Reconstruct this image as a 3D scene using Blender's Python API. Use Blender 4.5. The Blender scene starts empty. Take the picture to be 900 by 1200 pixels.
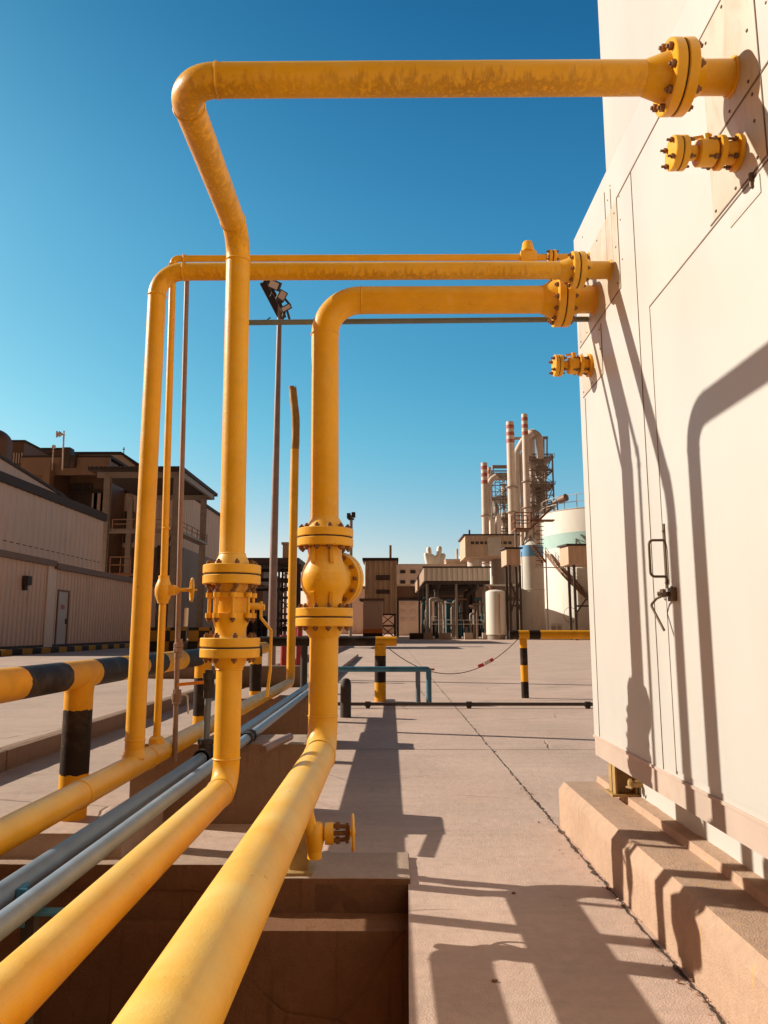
import bpy, bmesh, math, random
from mathutils import Vector, Matrix, noise
random.seed(7)
R = math.radians
scene = bpy.context.scene
COL = scene.collection

# ------------------------------------------------------------------ materials
def nodes_of(name):
    m = bpy.data.materials.new(name); m.use_nodes = True
    nt = m.node_tree; nt.nodes.clear()
    out = nt.nodes.new('ShaderNodeOutputMaterial'); b = nt.nodes.new('ShaderNodeBsdfPrincipled')
    nt.links.new(b.outputs[0], out.inputs[0])
    return m, nt, b
def nd(nt, typ, **kw):
    n = nt.nodes.new(typ)
    for k, v in kw.items():
        if k in n.inputs: n.inputs[k].default_value = v
        else: setattr(n, k, v)
    return n
def mth(nt, op, a, b=None, c=None, clamp=False):
    n = nt.nodes.new('ShaderNodeMath'); n.operation = op; n.use_clamp = clamp
    for i, x in enumerate((a, b, c)):
        if x is None: continue
        if isinstance(x, (int, float)): n.inputs[i].default_value = x
        else: nt.links.new(x, n.inputs[i])
    return n.outputs[0]
def mixc(nt, fac, a, b, mode='MIX'):
    n = nt.nodes.new('ShaderNodeMix'); n.data_type = 'RGBA'; n.blend_type = mode
    for s, x in ((n.inputs[0], fac), (n.inputs[6], a), (n.inputs[7], b)):
        if isinstance(x, (int, float)): s.default_value = x
        elif isinstance(x, tuple): s.default_value = x if len(x) == 4 else x + (1,)
        else: nt.links.new(x, s)
    return n.outputs[2]
def ramp(nt, v, lo, hi):
    n = nt.nodes.new('ShaderNodeMapRange'); n.clamp = True
    nt.links.new(v, n.inputs[0]); n.inputs[1].default_value = lo; n.inputs[2].default_value = hi
    return n.outputs[0]
def noise_tex(nt, vec, scale, detail=6, rough=.6, dist=0):
    n = nd(nt, 'ShaderNodeTexNoise', Scale=scale, Detail=detail, Roughness=rough, Distortion=dist)
    nt.links.new(vec, n.inputs['Vector']); return n.outputs['Fac']
def scaled(nt, vec, s, loc=(0,0,0)):
    n = nt.nodes.new('ShaderNodeMapping'); n.inputs['Scale'].default_value = s; n.inputs['Location'].default_value = loc
    nt.links.new(vec, n.inputs[0]); return n.outputs[0]
def objc(nt): return nt.nodes.new('ShaderNodeTexCoord').outputs['Object']
def add_bump(nt, b, h, strength, dist=.01):
    n = nd(nt, 'ShaderNodeBump', Strength=strength, Distance=dist)
    nt.links.new(h, n.inputs['Height']); nt.links.new(n.outputs[0], b.inputs['Normal'])
def mat(name, base, rough=.6, metal=0., var=.25, scale=4., bump=.15, bscale=60., stain=None, stain_amt=.0, stain_scale=1.5, stretch=(1,1,1), spec=.5, bdist=.004):
    m, nt, b = nodes_of(name); c = scaled(nt, objc(nt), stretch)
    f = noise_tex(nt, c, scale, 8, .65)
    f = ramp(nt, f, .3, .7)
    lo = tuple(x*(1-var) for x in base); hi = tuple(min(1, x*(1+var*.6)) for x in base)
    col = mixc(nt, f, lo, hi)
    if stain:
        s = ramp(nt, noise_tex(nt, c, stain_scale, 9, .7, .6), .62-.3*stain_amt, .78)
        col = mixc(nt, mth(nt, 'MULTIPLY', s, min(1, .4+stain_amt)), col, stain)
    nt.links.new(col, b.inputs['Base Color'])
    r = mth(nt, 'MULTIPLY_ADD', f, .18, rough-.09); nt.links.new(r, b.inputs['Roughness'])
    b.inputs['Metallic'].default_value = metal; b.inputs['Specular IOR Level'].default_value = spec
    if bump: add_bump(nt, b, noise_tex(nt, objc(nt), bscale, 6, .6), bump, bdist)
    return m

def yellow_paint(name, base, drips=None):
    """old gloss paint: faint mottling, chips, orange-peel; drips = (axis, z of the axis, radius) gives dried run marks"""
    m, nt, b = nodes_of(name); c = objc(nt)
    f = ramp(nt, noise_tex(nt, c, 3.5, 8, .65), .3, .7)
    col = mixc(nt, f, tuple(x*.84 for x in base), tuple(min(1, x*1.08) for x in base))
    dust_or_fill = ramp(nt, noise_tex(nt, c, 9, 9, .7, .4), .52, .8)
    col = mixc(nt, mth(nt, 'MULTIPLY', dust_or_fill, .34), col, (.80, .53, .20))
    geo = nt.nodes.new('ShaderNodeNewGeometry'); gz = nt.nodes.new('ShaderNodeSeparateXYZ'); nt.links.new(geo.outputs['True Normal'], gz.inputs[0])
    sun_pale = mth(nt, 'MULTIPLY', ramp(nt, gz.outputs[2], .05, .85), ramp(nt, noise_tex(nt, c, 2.4, 8, .65, .3), .22, .62))
    col = mixc(nt, mth(nt, 'MULTIPLY', sun_pale, .58), col, (.92, .72, .27))      # sunlit paleness painted onto the upper side of level pipes
    chips = ramp(nt, noise_tex(nt, c, 34, 5, .6), .70, .735)
    col = mixc(nt, mth(nt, 'MULTIPLY', chips, .7), col, (.20, .10, .04))
    fade = ramp(nt, noise_tex(nt, scaled(nt, c, (1, 1, 1), (9, 2, 4)), 1.3, 5, .6, .5), .45, .72)
    col = mixc(nt, mth(nt, 'MULTIPLY', fade, .20), col, (.80, .52, .12))
    rust = ramp(nt, noise_tex(nt, scaled(nt, c, (1, 1, .45), (3, 8, 1)), 11, 9, .72, .6), .66, .72)
    rgate = ramp(nt, noise_tex(nt, c, 1.1, 3), .50, .64)
    col = mixc(nt, mth(nt, 'MULTIPLY', mth(nt, 'MULTIPLY', rust, rgate), .55), col, (.30, .115, .02))
    if drips:
        ax, z0, r0 = drips
        sep = nt.nodes.new('ShaderNodeSeparateXYZ'); nt.links.new(c, sep.inputs[0])
        streak = noise_tex(nt, scaled(nt, c, (46, 40, 2.5)), 1., 3, .55)
        patchy = ramp(nt, noise_tex(nt, c, 2.2, 4, .6), .34, .66)
        dz = mth(nt, 'DIVIDE', mth(nt, 'SUBTRACT', z0, sep.outputs[2]), r0)
        v = mth(nt, 'ADD', mth(nt, 'MULTIPLY', mth(nt, 'SUBTRACT', streak, .5), 3.2), dz)
        band = mth(nt, 'MULTIPLY', ramp(nt, v, .30, .95), ramp(nt, v, 1.75, 1.0))
        col = mixc(nt, mth(nt, 'MULTIPLY', mth(nt, 'MULTIPLY', band, mth(nt, 'MULTIPLY_ADD', patchy, .6, .4)), .68), col, (.34, .135, .008))
    nt.links.new(col, b.inputs['Base Color'])
    nt.links.new(mth(nt, 'MULTIPLY_ADD', dust_or_fill, .25, .38), b.inputs['Roughness']); b.inputs['Specular IOR Level'].default_value = .32
    add_bump(nt, b, mth(nt, 'ADD', noise_tex(nt, c, 150, 3, .5), mth(nt, 'MULTIPLY', noise_tex(nt, c, 22, 4, .6), 1.3)), .24, .004)
    return m

def stripe_paint(name, axis, edges, a, bcol, wob=.012):
    """two paints along one axis: colour a before the first edge, then alternating; edges hand-painted, so a little uneven"""
    m, nt, b = nodes_of(name); c = objc(nt)
    sep = nt.nodes.new('ShaderNodeSeparateXYZ'); nt.links.new(c, sep.inputs[0])
    v = sep.outputs['XYZ'.index(axis)]
    w = noise_tex(nt, c, 26, 3, .6)
    v = mth(nt, 'ADD', v, mth(nt, 'MULTIPLY', mth(nt, 'SUBTRACT', w, .5), wob*2))
    s = None
    for e in edges:
        g = mth(nt, 'GREATER_THAN', v, e)
        s = g if s is None else mth(nt, 'ADD', s, g)
    s = mth(nt, 'MODULO', s, 2)
    f = ramp(nt, noise_tex(nt, c, 5, 8, .65), .3, .7)
    def tone(x): return mixc(nt, f, tuple(y*.82 for y in x), tuple(y*1.1 for y in x))
    col = mixc(nt, s, tone(a), tone(bcol))
    chips = ramp(nt, noise_tex(nt, scaled(nt, c, (1, 1, 1), (4, 4, 2)), 13, 7, .74, .4), .63, .69)
    col = mixc(nt, mth(nt, 'MULTIPLY', chips, .6), col, (.33, .20, .11))
    sc2 = ramp(nt, noise_tex(nt, c, 3, 8, .7), .5, .75)
    col = mixc(nt, mth(nt, 'MULTIPLY', sc2, .25), col, (.36, .25, .16))
    nt.links.new(col, b.inputs['Base Color']); b.inputs['Roughness'].default_value = .62; b.inputs['Specular IOR Level'].default_value = .18
    add_bump(nt, b, noise_tex(nt, c, 60, 4), .12, .004)
    return m

def concrete(name, base, dark=.35, crack=0., streaks=0., grime=(.16, .09, .055), trowel=0., spatter=False):
    m, nt, b = nodes_of(name); c = objc(nt)
    f1 = ramp(nt, noise_tex(nt, c, .7, 9, .62), .3, .7)
    f2 = ramp(nt, noise_tex(nt, c, 14, 8, .7), .25, .75)
    col = mixc(nt, f1, tuple(x*(1-dark) for x in base), tuple(x*1.12 for x in base))
    col = mixc(nt, .30, col, mixc(nt, f2, tuple(x*.6 for x in base), tuple(min(1, x*1.35) for x in base)))
    spots = ramp(nt, noise_tex(nt, c, 55, 3, .6), .70, .78)
    col = mixc(nt, mth(nt, 'MULTIPLY', spots, .45), col, grime)
    blot = ramp(nt, noise_tex(nt, c, 2.1, 7, .75, .8), .58, .74)
    col = mixc(nt, mth(nt, 'MULTIPLY', blot, .35), col, grime)
    if streaks:
        s = ramp(nt, noise_tex(nt, scaled(nt, c, (22, 22, 1.1)), 1., 5, .65), .56, .74)
        col = mixc(nt, mth(nt, 'MULTIPLY', s, streaks), col, tuple(x*.55 for x in base))
        s2 = ramp(nt, noise_tex(nt, scaled(nt, c, (30, 30, 1.6), (4, 7, 1)), 1., 4, .6), .66, .74)
        col = mixc(nt, mth(nt, 'MULTIPLY', s2, streaks*.6), col, tuple(min(1, x*1.5) for x in base))
    h = mth(nt, 'ADD', mth(nt, 'MULTIPLY', noise_tex(nt, c, 9, 8, .7), 1.6), noise_tex(nt, c, 120, 4, .6))
    if spatter:
        sp = ramp(nt, noise_tex(nt, scaled(nt, c, (34, 34, 2.2), (1, 3, 0)), 1., 3, .5), .66, .70)
        zone = ramp(nt, noise_tex(nt, c, .9, 2, .5), .50, .56)
        col = mixc(nt, mth(nt, 'MULTIPLY', mth(nt, 'MULTIPLY', sp, zone), .75), col, (.70, .43, .10))
    if trowel:
        tw = ramp(nt, noise_tex(nt, scaled(nt, c, (.8, 7, 1)), 1., 7, .7, .3), .48, .70)
        col = mixc(nt, mth(nt, 'MULTIPLY', tw, trowel), col, tuple(x*.62 for x in base))
        oil = ramp(nt, noise_tex(nt, scaled(nt, c, (1, 1, 1), (7, 3, 0)), .55, 6, .62, 1.1), .62, .72)
        col = mixc(nt, mth(nt, 'MULTIPLY', oil, trowel*.9), col, tuple(x*.5 for x in base))
        pk = ramp(nt, noise_tex(nt, scaled(nt, c, (1, 1, 1), (2, 9, 0)), .9, 5, .6), .52, .70)
        col = mixc(nt, mth(nt, 'MULTIPLY', pk, .28), col, (base[0]*1.08, base[1]*.93, base[2]*.90))
    if crack:
        wv = nd(nt, 'ShaderNodeTexNoise', Scale=1.6, Detail=5.); nt.links.new(c, wv.inputs['Vector'])
        wc = mixc(nt, .22, c, wv.outputs['Color'], 'ADD')
        vo = nt.nodes.new('ShaderNodeTexVoronoi'); vo.feature = 'DISTANCE_TO_EDGE'; vo.inputs['Scale'].default_value = .42
        nt.links.new(wc, vo.inputs['Vector'])
        line = ramp(nt, vo.outputs['Distance'], .0055, .0015)
        gate = ramp(nt, noise_tex(nt, c, .45, 3), .50, .60)
        k = mth(nt, 'MULTIPLY', line, gate)
        col = mixc(nt, mth(nt, 'MULTIPLY', k, crack), col, (.08, .05, .035))
        h = mth(nt, 'SUBTRACT', h, mth(nt, 'MULTIPLY', k, 2.))
    nt.links.new(col, b.inputs['Base Color']); b.inputs['Roughness'].default_value = .88
    b.inputs['Specular IOR Level'].default_value = .25
    add_bump(nt, b, h, .62, .010)
    return m

YB = (.82, .385, .005)
M = {}
M['yellow'] = yellow_paint('yellow_gloss_paint', YB)
M['yellow_top'] = yellow_paint('yellow_paint_run_marks', YB, ('x', 3.478, .066))
M['yellow_mid'] = yellow_paint('yellow_paint_light_runs', YB, ('x', 3.30, .055))
M['bolt'] = mat('brown_bolt_steel', (.22, .095, .025), .55, .3, .4, 30, .2, 120)
M['gasket'] = mat('black_gasket', (.02, .015, .012), .8)
M['rustpipe'] = mat('brown_painted_pipe', (.27, .155, .105), .55, 0, .3, 8, .15, 90)
M['burnt'] = yellow_paint('scorched_yellow_paint', (.30, .14, .02))
M['conduit'] = mat('grey_green_conduit', (.15, .165, .15), .5, 0, .25, 7)
M['blue'] = mat('blue_grey_pipe_paint', (.25, .30, .36), .42, 0, .22, 5, .1, 70, (.2, .17, .14), .25, 6)
M['darkblue'] = mat('dark_blue_grey_paint', (.165, .195, .23), .45, 0, .25, 6, .1, 70)
M['bluerail'] = mat('teal_rail_paint', (.055, .19, .285), .5, 0, .3, 6)
M['black'] = mat('black_paint', (.026, .019, .016), .65, 0, .4, 8)
M['iron'] = mat('dark_iron', (.045, .032, .026), .7, 0, .4, 12, .2)
M['red'] = mat('red_paint', (.42, .02, .02), .5)
M['orange'] = mat('orange_handle_paint', (.70, .22, .015), .5)
M['cream'] = mat('cream_wall_paint', (.565, .54, .492), .48, 0, .045, 1.4, .30, 1.6, (.60, .48, .36), .10, 3.2, (1, 1, .35), .35, .012)
M['skirt'] = mat('beige_skirt_paint', (.52, .405, .33), .55, 0, .12, 2, .06, 40, (.40, .27, .17), .3, 4, (1, 1, .5), .3)  # darker beige than the wall, with random stains
M['cream_panel'] = mat('cream_panel_paint', (.572, .547, .50), .46, 0, .04, 1.1, .30, 1.3, (.62, .50, .38), .06, 2.6, (1, 1, .3), .35, .012)
M['seam'] = mat('dark_panel_joint', (.20, .13, .09), .8, 0, .4, 14)  # dark joint lines between panels and round the door
M['rivet'] = mat('weathered_rivet', (.16, .10, .07), .6, .2, .4, 40)
M['stainplate'] = mat('rust_stained_plate', (.58, .50, .395), .5, 0, .08, 3, .06, 40, (.45, .26, .13), .42, 7, (1, 1, .35))
M['leg'] = mat('ochre_leg_paint', (.42, .26, .09), .6, 0, .3, 9)
M['handle'] = mat('handle_brown_metal', (.13, .075, .04), .5, .3, .3, 25)
M['pave'] = concrete('pinkish_pavement_concrete', (.64, .46, .365), .24, .6, 0, trowel=.32)
M['plinth'] = concrete('plinth_concrete', (.54, .36, .25), .22, .3, .25, spatter=True)
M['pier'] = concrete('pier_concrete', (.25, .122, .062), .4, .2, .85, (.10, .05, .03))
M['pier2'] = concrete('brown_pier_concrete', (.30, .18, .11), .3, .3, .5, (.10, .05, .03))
M['lit_top'] = concrete('sunlit_top_concrete', (.50, .36, .27), .25, .4, 0)  # pier concrete lightened as if sunlit, for upward faces
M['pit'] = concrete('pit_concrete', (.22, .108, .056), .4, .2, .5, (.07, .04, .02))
M['road'] = concrete('left_road_surface', (.55, .405, .322), .22, .5, trowel=.3)
M['kerb'] = concrete('kerb_concrete', (.30, .19, .125), .3, .2, .4)
M['joint'] = mat('dirt_filled_joint', (.07, .045, .03), .95, 0, .5, 30, .5, 60)
M['tin'] = mat('pinkish_grey_cladding', (.68, .49, .39), .55, 0, .1, .6, 0, 60, (.25, .17, .12), .15, .5, (1, 1, .3))
M['tin2'] = mat('pale_cladding', (.72, .56, .46), .55, 0, .1, .4, 0, 60, (.3, .21, .16), .12, .4, (1, 1, .3))
M['brown'] = mat('brown_cladding', (.19, .105, .062), .6, 0, .2, .5, 0, 60, (.12, .07, .04), .2, .5, (1, 1, .3))
M['brownpale'] = mat('faded_brown_cladding', (.66, .45, .30), .6, 0, .2, .5, 0, 60, (.2, .12, .07), .2, .5, (1, 1, .3))
M['darksteel'] = mat('dark_brown_steel', (.075, .05, .038), .6, 0, .3, 2)
M['greysteel'] = mat('grey_structural_steel', (.34, .275, .225), .55, 0, .25, 2)
M['palesteel'] = mat('pale_grey_steel', (.66, .56, .47), .55, 0, .15, .6, 0)
M['bay'] = mat('dark_brown_fascia', (.25, .15, .095), .6, 0, .2, .5, 0, 60, (.14, .08, .05), .2, .5, (1, 1, .3))
M['frame'] = mat('tower_frame_steel', (.24, .20, .17), .6, 0, .2, 2, 0)
M['white'] = mat('dusty_white_paint', (.86, .80, .70), .55, 0, .09, .5, 0, 60, (.5, .38, .28), .2, .7, (1, 1, .25))
M['aqua'] = mat('aqua_band_paint', (.42, .61, .55), .55, 0, .08, .5, 0)
M['skyblue'] = mat('sky_blue_band_paint', (.20, .47, .78), .55, 0, .08, .5, 0)
M['band_red'] = mat('faded_red_paint', (.46, .14, .10), .6, 0, .1, .5, 0)
M['rust'] = mat('rusty_rail', (.30, .13, .06), .7, 0, .3, 3, 0)
M['roofdark'] = mat('dark_roof', (.06, .042, .035), .75, 0, .3, 1)
M['window'] = mat('dark_window', (.035, .03, .03), .25, 0, .2, 1, 0)
M['doorpaint'] = mat('pale_door_paint', (.50, .45, .42), .5, 0, .08, 1, 0)
M['teal'] = mat('teal_machine_paint', (.03, .13, .17), .5, 0, .3, 1, 0)
M['concpale'] = mat('pale_block_concrete', (.38, .29, .23), .85, 0, .2, 1, .1)
M['lampglass'] = mat('floodlight_glass', (.62, .50, .42), .25, 0, .1, 2, 0)
M['tape_red'] = mat('red_tape', (.62, .05, .09), .45, 0, .1, 20, 0)
M['tape_white'] = mat('white_tape', (.75, .68, .63), .45, 0, .1, 20, 0)
M['signred'] = mat('sign_red', (.45, .08, .05), .5, 0, .1, 5, 0)
YS = (.80, .37, .015); BS = (.026, .016, .011)

# ------------------------------------------------------------------ mesh helpers
def finish(name, bm, m, parent=None, loc=None, sharp=38, smooth=True):
    """mesh in world coordinates -> ONE object whose origin is its thing's origin (or its own base)"""
    org = Vector(loc) if loc is not None else (parent['_o'] if parent is not None and '_o' in parent else Vector((0, 0, 0)))
    org = Vector(org)
    bm.normal_update()
    me = bpy.data.meshes.new(name)
    bmesh.ops.translate(bm, verts=bm.verts, vec=-org)
    bm.to_mesh(me); bm.free()
    for x in (m if isinstance(m, (list, tuple)) else [m]): me.materials.append(x)
    if smooth:
        for p in me.polygons: p.use_smooth = True
        me.set_sharp_from_angle(angle=R(sharp))
    o = bpy.data.objects.new(name, me); COL.objects.link(o)
    if parent is not None:
        o.parent = parent; po = Vector(parent['_o']); o.location = org - po
    else: o.location = org
    o['_o'] = tuple(org)
    return o
def tag(o, label, cat, group=None, kind=None):
    if label: o['label'] = label
    if cat: o['category'] = cat
    if group: o['group'] = group
    if kind: o['kind'] = kind
    return o
def thing(name, label, cat, loc, group=None):
    o = bpy.data.objects.new(name, None); COL.objects.link(o); o.location = loc
    o.empty_display_size = .1; o['_o'] = tuple(loc)
    return tag(o, label, cat, group)
def structure(o): o['kind'] = 'structure'; return o

def box(bm, x0, x1, y0, y1, z0, z1, bev=0):
    r = bmesh.ops.create_cube(bm, size=1)
    vs = r['verts']
    bmesh.ops.scale(bm, verts=vs, vec=(x1-x0, y1-y0, z1-z0))
    bmesh.ops.translate(bm, verts=vs, vec=((x0+x1)/2, (y0+y1)/2, (z0+z1)/2))
    if bev:
        es = list({e for v in vs for e in v.link_edges})
        bmesh.ops.bevel(bm, geom=es, offset=bev, segments=2, profile=.6, affect='EDGES')
def bar(bm, a, b, w, d=None, up=(0, 0, 1)):
    """rectangular bar from a to b"""
    a, b = Vector(a), Vector(b); d = d or w; t = (b-a)
    if t.length < 1e-6: return
    t.normalize(); u = Vector(up)
    if abs(t.dot(u)) > .98: u = Vector((0, 1, 0))
    s = t.cross(u).normalized(); u = s.cross(t)
    vs = [bm.verts.new(p + s*(i*w/2) + u*(j*d/2)) for p in (a, b) for i, j in ((-1, -1), (1, -1), (1, 1), (-1, 1))]
    for f in ((3, 2, 1, 0), (4, 5, 6, 7), (0, 1, 5, 4), (1, 2, 6, 5), (2, 3, 7, 6), (3, 0, 4, 7)):
        bm.faces.new([vs[i] for i in f])
def fillet(pts, rad, n=10):
    pts = [Vector(p) for p in pts]; out = [pts[0]]
    for i in range(1, len(pts)-1):
        p = pts[i]; a = (pts[i-1]-p).normalized(); b = (pts[i+1]-p).normalized()
        r = rad[i-1] if isinstance(rad, (list, tuple)) else rad
        ang = a.angle(b); t = r/math.tan(ang/2)
        if r <= 0 or ang > math.pi-.01: out.append(p); continue
        c = p + (a+b).normalized()*(r/math.sin(ang/2))
        s = p+a*t-c; e = p+b*t-c; tot = s.angle(e)
        for k in range(n+1):
            u = k/n
            out.append(c + (s*math.sin((1-u)*tot)+e*math.sin(u*tot))/math.sin(tot))
    out.append(pts[-1]); return out
def tube(bm, pts, r, seg=24, cap=True, radii=None):
    pts = [Vector(p) for p in pts]; n = len(pts)
    tans = []
    for i in range(n):
        t = (pts[min(i+1, n-1)]-pts[max(i-1, 0)]).normalized(); tans.append(t)
    u = Vector((0, 0, 1)) if abs(tans[0].z) < .9 else Vector((0, 1, 0))
    u = (u - tans[0]*u.dot(tans[0])).normalized(); rings = []
    for i in range(n):
        t = tans[i]; u = (u - t*u.dot(t)).normalized(); w = t.cross(u)
        rr = radii[i] if radii else r
        # at a mitred corner keep the section round
        rings.append([bm.verts.new(pts[i] + (u*math.cos(2*math.pi*k/seg)+w*math.sin(2*math.pi*k/seg))*rr) for k in range(seg)])
    for a, b in zip(rings, rings[1:]):
        for k in range(seg):
            bm.faces.new((a[k], a[(k+1) % seg], b[(k+1) % seg], b[k]))
    if cap:
        bm.faces.new(list(reversed(rings[0]))); bm.faces.new(rings[-1])
def frame(axis):
    t = Vector(axis).normalized(); u = Vector((0, 0, 1)) if abs(t.z) < .9 else Vector((1, 0, 0))
    u = (u - t*u.dot(t)).normalized(); return t, u, t.cross(u)
def lathe(bm, c, axis, prof, seg=36):
    """prof: (distance along axis, radius)"""
    c = Vector(c); t, u, w = frame(axis)
    tube_rings = []
    for d, r in prof:
        if r < 1e-5: tube_rings.append([bm.verts.new(c+t*d)]); continue
        tube_rings.append([bm.verts.new(c+t*d+(u*math.cos(2*math.pi*k/seg)+w*math.sin(2*math.pi*k/seg))*r) for k in range(seg)])
    for a, b in zip(tube_rings, tube_rings[1:]):
        if len(a) == 1 and len(b) == 1: continue
        for k in range(seg):
            k2 = (k+1) % seg
            if len(a) == 1: bm.faces.new((a[0], b[k2], b[k]))
            elif len(b) == 1: bm.faces.new((a[k], a[k2], b[0]))
            else: bm.faces.new((a[k], a[k2], b[k2], b[k]))
    if len(tube_rings[0]) > 1: bm.faces.new(list(reversed(tube_rings[0])))
    if len(tube_rings[-1]) > 1: bm.faces.new(tube_rings[-1])
def cyl(bm, a, b, r, seg=16, r2=None):
    a, b = Vector(a), Vector(b); L = (b-a).length
    lathe(bm, a, b-a, [(0, r), (L, r if r2 is None else r2)], seg)
def disc(bm, c, axis, d0, d1, r, ch=.004, seg=48):
    lathe(bm, c, axis, [(d0, r-ch), (d0+ch, r), (d1-ch, r), (d1, r-ch)], seg)
def torus(bm, c, axis, R0, r, seg=32, s2=8):
    c = Vector(c); t, u, w = frame(axis); rings = []
    for k in range(seg):
        a = 2*math.pi*k/seg; d = u*math.cos(a)+w*math.sin(a)
        rings.append([bm.verts.new(c+d*(R0+r*math.cos(2*math.pi*j/s2))+t*(r*math.sin(2*math.pi*j/s2))) for j in range(s2)])
    for k in range(seg):
        a, b = rings[k], rings[(k+1) % seg]
        for j in range(s2): bm.faces.new((a[j], b[j], b[(j+1) % s2], a[(j+1) % s2]))
def rough(bm, amp, freq, cuts=0, length=.12):
    """break up concrete: split long edges and push the surface in and out a little"""
    for _ in range(6):
        es = [e for e in bm.edges if e.calc_length() > length]
        if not es or len(bm.verts) > 60000: break
        bmesh.ops.subdivide_edges(bm, edges=es, cuts=1, use_grid_fill=True)
    bm.normal_update()
    for v in bm.verts:
        n = noise.fractal(v.co*freq, 1., 2., 4)
        v.co += v.normal*n*amp
def corrugated(bm, a, b, z0, z1, pitch, depth, nrm):
    """upright profiled sheet from a to b (xy), ribs standing out along nrm, with thickness behind"""
    a, b = Vector((a[0], a[1], 0)), Vector((b[0], b[1], 0)); L = (b-a).length; t = (b-a)/L; nv = Vector((nrm[0], nrm[1], 0))
    n = max(1, int(L/pitch)); p = L/n; pr = []
    for i in range(n):
        for f, d in ((0, 0), (.5, 0), (.62, depth), (.88, depth)): pr.append((i*p+f*p, d))
    pr.append((L, 0))
    lo = [bm.verts.new(a+t*s+nv*d+Vector((0, 0, z0))) for s, d in pr]; hi = [bm.verts.new(a+t*s+nv*d+Vector((0, 0, z1))) for s, d in pr]
    flip = t.cross(Vector((0, 0, 1))).dot(nv) < 0
    for i in range(len(pr)-1):
        f = (lo[i], lo[i+1], hi[i+1], hi[i])
        bm.faces.new(tuple(reversed(f)) if flip else f)
NB = bmesh.new

# shared bolt meshes (axis along local Z): a stud with a hexagon nut at each end, or one bolt head
def bolt_mesh(name, r, length, nut_h, out):
    bm = NB(); h = length/2
    half = [(h, r*.45), (h+.0004, r), (h+nut_h*.9, r), (h+nut_h, r*.85), (h+nut_h+.0004, r*.5), (h+nut_h+out, r*.5), (h+nut_h+out+.001, r*.38)]
    lathe(bm, (0, 0, 0), (0, 0, 1), [(-d, q) for d, q in reversed(half)]+half, 6)
    me = bpy.data.meshes.new(name); bm.normal_update(); bm.to_mesh(me); bm.free()
    me.materials.append(M['bolt']); return me
_bolts = {}
def bolts(parent, c, axis, half, rad, n, r, out=.008, phase=0., only=None):
    key = (round(half, 4), r, out)
    if key not in _bolts: _bolts[key] = bolt_mesh('bolt', r, 2*half, r*1.1, out)
    t, u, w = frame(axis); q = t.to_track_quat('Z', 'Y')
    for k in range(n):
        if only and k not in only: continue
        a = 2*math.pi*(k+phase)/n
        o = bpy.data.objects.new('bolt', _bolts[key]); COL.objects.link(o); o.parent = parent
        o.location = Vector(c)+(u*math.cos(a)+w*math.sin(a))*rad-Vector(parent['_o'])
        o.rotation_mode = 'QUATERNION'; o.rotation_quaternion = q
def flange_pair(parent, c, axis, r, th, gap=.009, nbolt=12, br=.016, m='yellow', neck0=None, neck1=None, pipe_r=None, phase=.5):
    """two bolted flange discs with a gasket between; neck0 / neck1 = length of a conical weld neck before / after"""
    bm = NB()
    disc(bm, c, axis, -gap/2-th, -gap/2, r); disc(bm, c, axis, gap/2, gap/2+th, r)
    if neck0: lathe(bm, Vector(c), -Vector(axis), [(gap/2+th-.002, pipe_r*1.45), (gap/2+th+neck0*.25, pipe_r*1.34), (gap/2+th+neck0, pipe_r*1.02)], 36)
    if neck1: lathe(bm, Vector(c), Vector(axis), [(gap/2+th-.002, pipe_r*1.45), (gap/2+th+neck1*.25, pipe_r*1.34), (gap/2+th+neck1, pipe_r*1.02)], 36)
    f = finish('flange', bm, M[m], parent)
    bm = NB(); disc(bm, c, axis, -gap/2, gap/2, r*.955, .001); finish('gasket', bm, M['gasket'], f)
    bolts(f, c, axis, gap/2+th, (r+(pipe_r or r*.5)*1.35)/2 if pipe_r else r*.78, nbolt, br, phase=phase)
    return f
def weld(bm, c, axis, r): torus(bm, c, axis, r, .0052, 40, 6)
def handwheel(bm, c, axis, rad, tr=.008, spokes=5):
    torus(bm, c, axis, rad, tr, 28, 8); t, u, w = frame(axis)
    for k in range(spokes):
        a = 2*math.pi*k/spokes; bar(bm, c, Vector(c)+(u*math.cos(a)+w*math.sin(a))*rad, tr*1.1, tr*1.1, t)
    cyl(bm, Vector(c)-t*tr*1.6, Vector(c)+t*tr*1.6, tr*2.2, 12)

XW = 1.3685           # the enclosure's left face
# ------------------------------------------------------------------ ground with the pipe trench cut in it
bm = NB()
xs = [-3000, -60, -15, -3.45, -3.0, -.42, .1, 2, 10, 60, 3000]; ys = [-800, -20, -2, 4.45, 4.86, 12, 30, 90, 400, 4000]
holes = [(-3.0, -.42, -2, 4.86), (-.42, .1, -2, 4.45)]
vg = {}
def gv(x, y, z=0.):
    k = (x, y, z)
    if k not in vg: vg[k] = bm.verts.new((x, y, z))
    return vg[k]
def inhole(x, y): return any(h[0] < x < h[1] and h[2] < y < h[3] for h in holes)
for i in range(len(xs)-1):
    for j in range(len(ys)-1):
        a, b, c, d = xs[i], xs[i+1], ys[j], ys[j+1]
        if not inhole((a+b)/2, (c+d)/2): bm.faces.new((gv(a, c), gv(b, c), gv(b, d), gv(a, d)))
vg[(.1, -2, 0.)].co.x = -.045      # the trench edge is not quite parallel to the pipes
structure(finish('pavement', bm, M['pave'], smooth=False))
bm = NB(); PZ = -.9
def quad(*p): bm.faces.new([bm.verts.new(q) for q in p])
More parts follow.
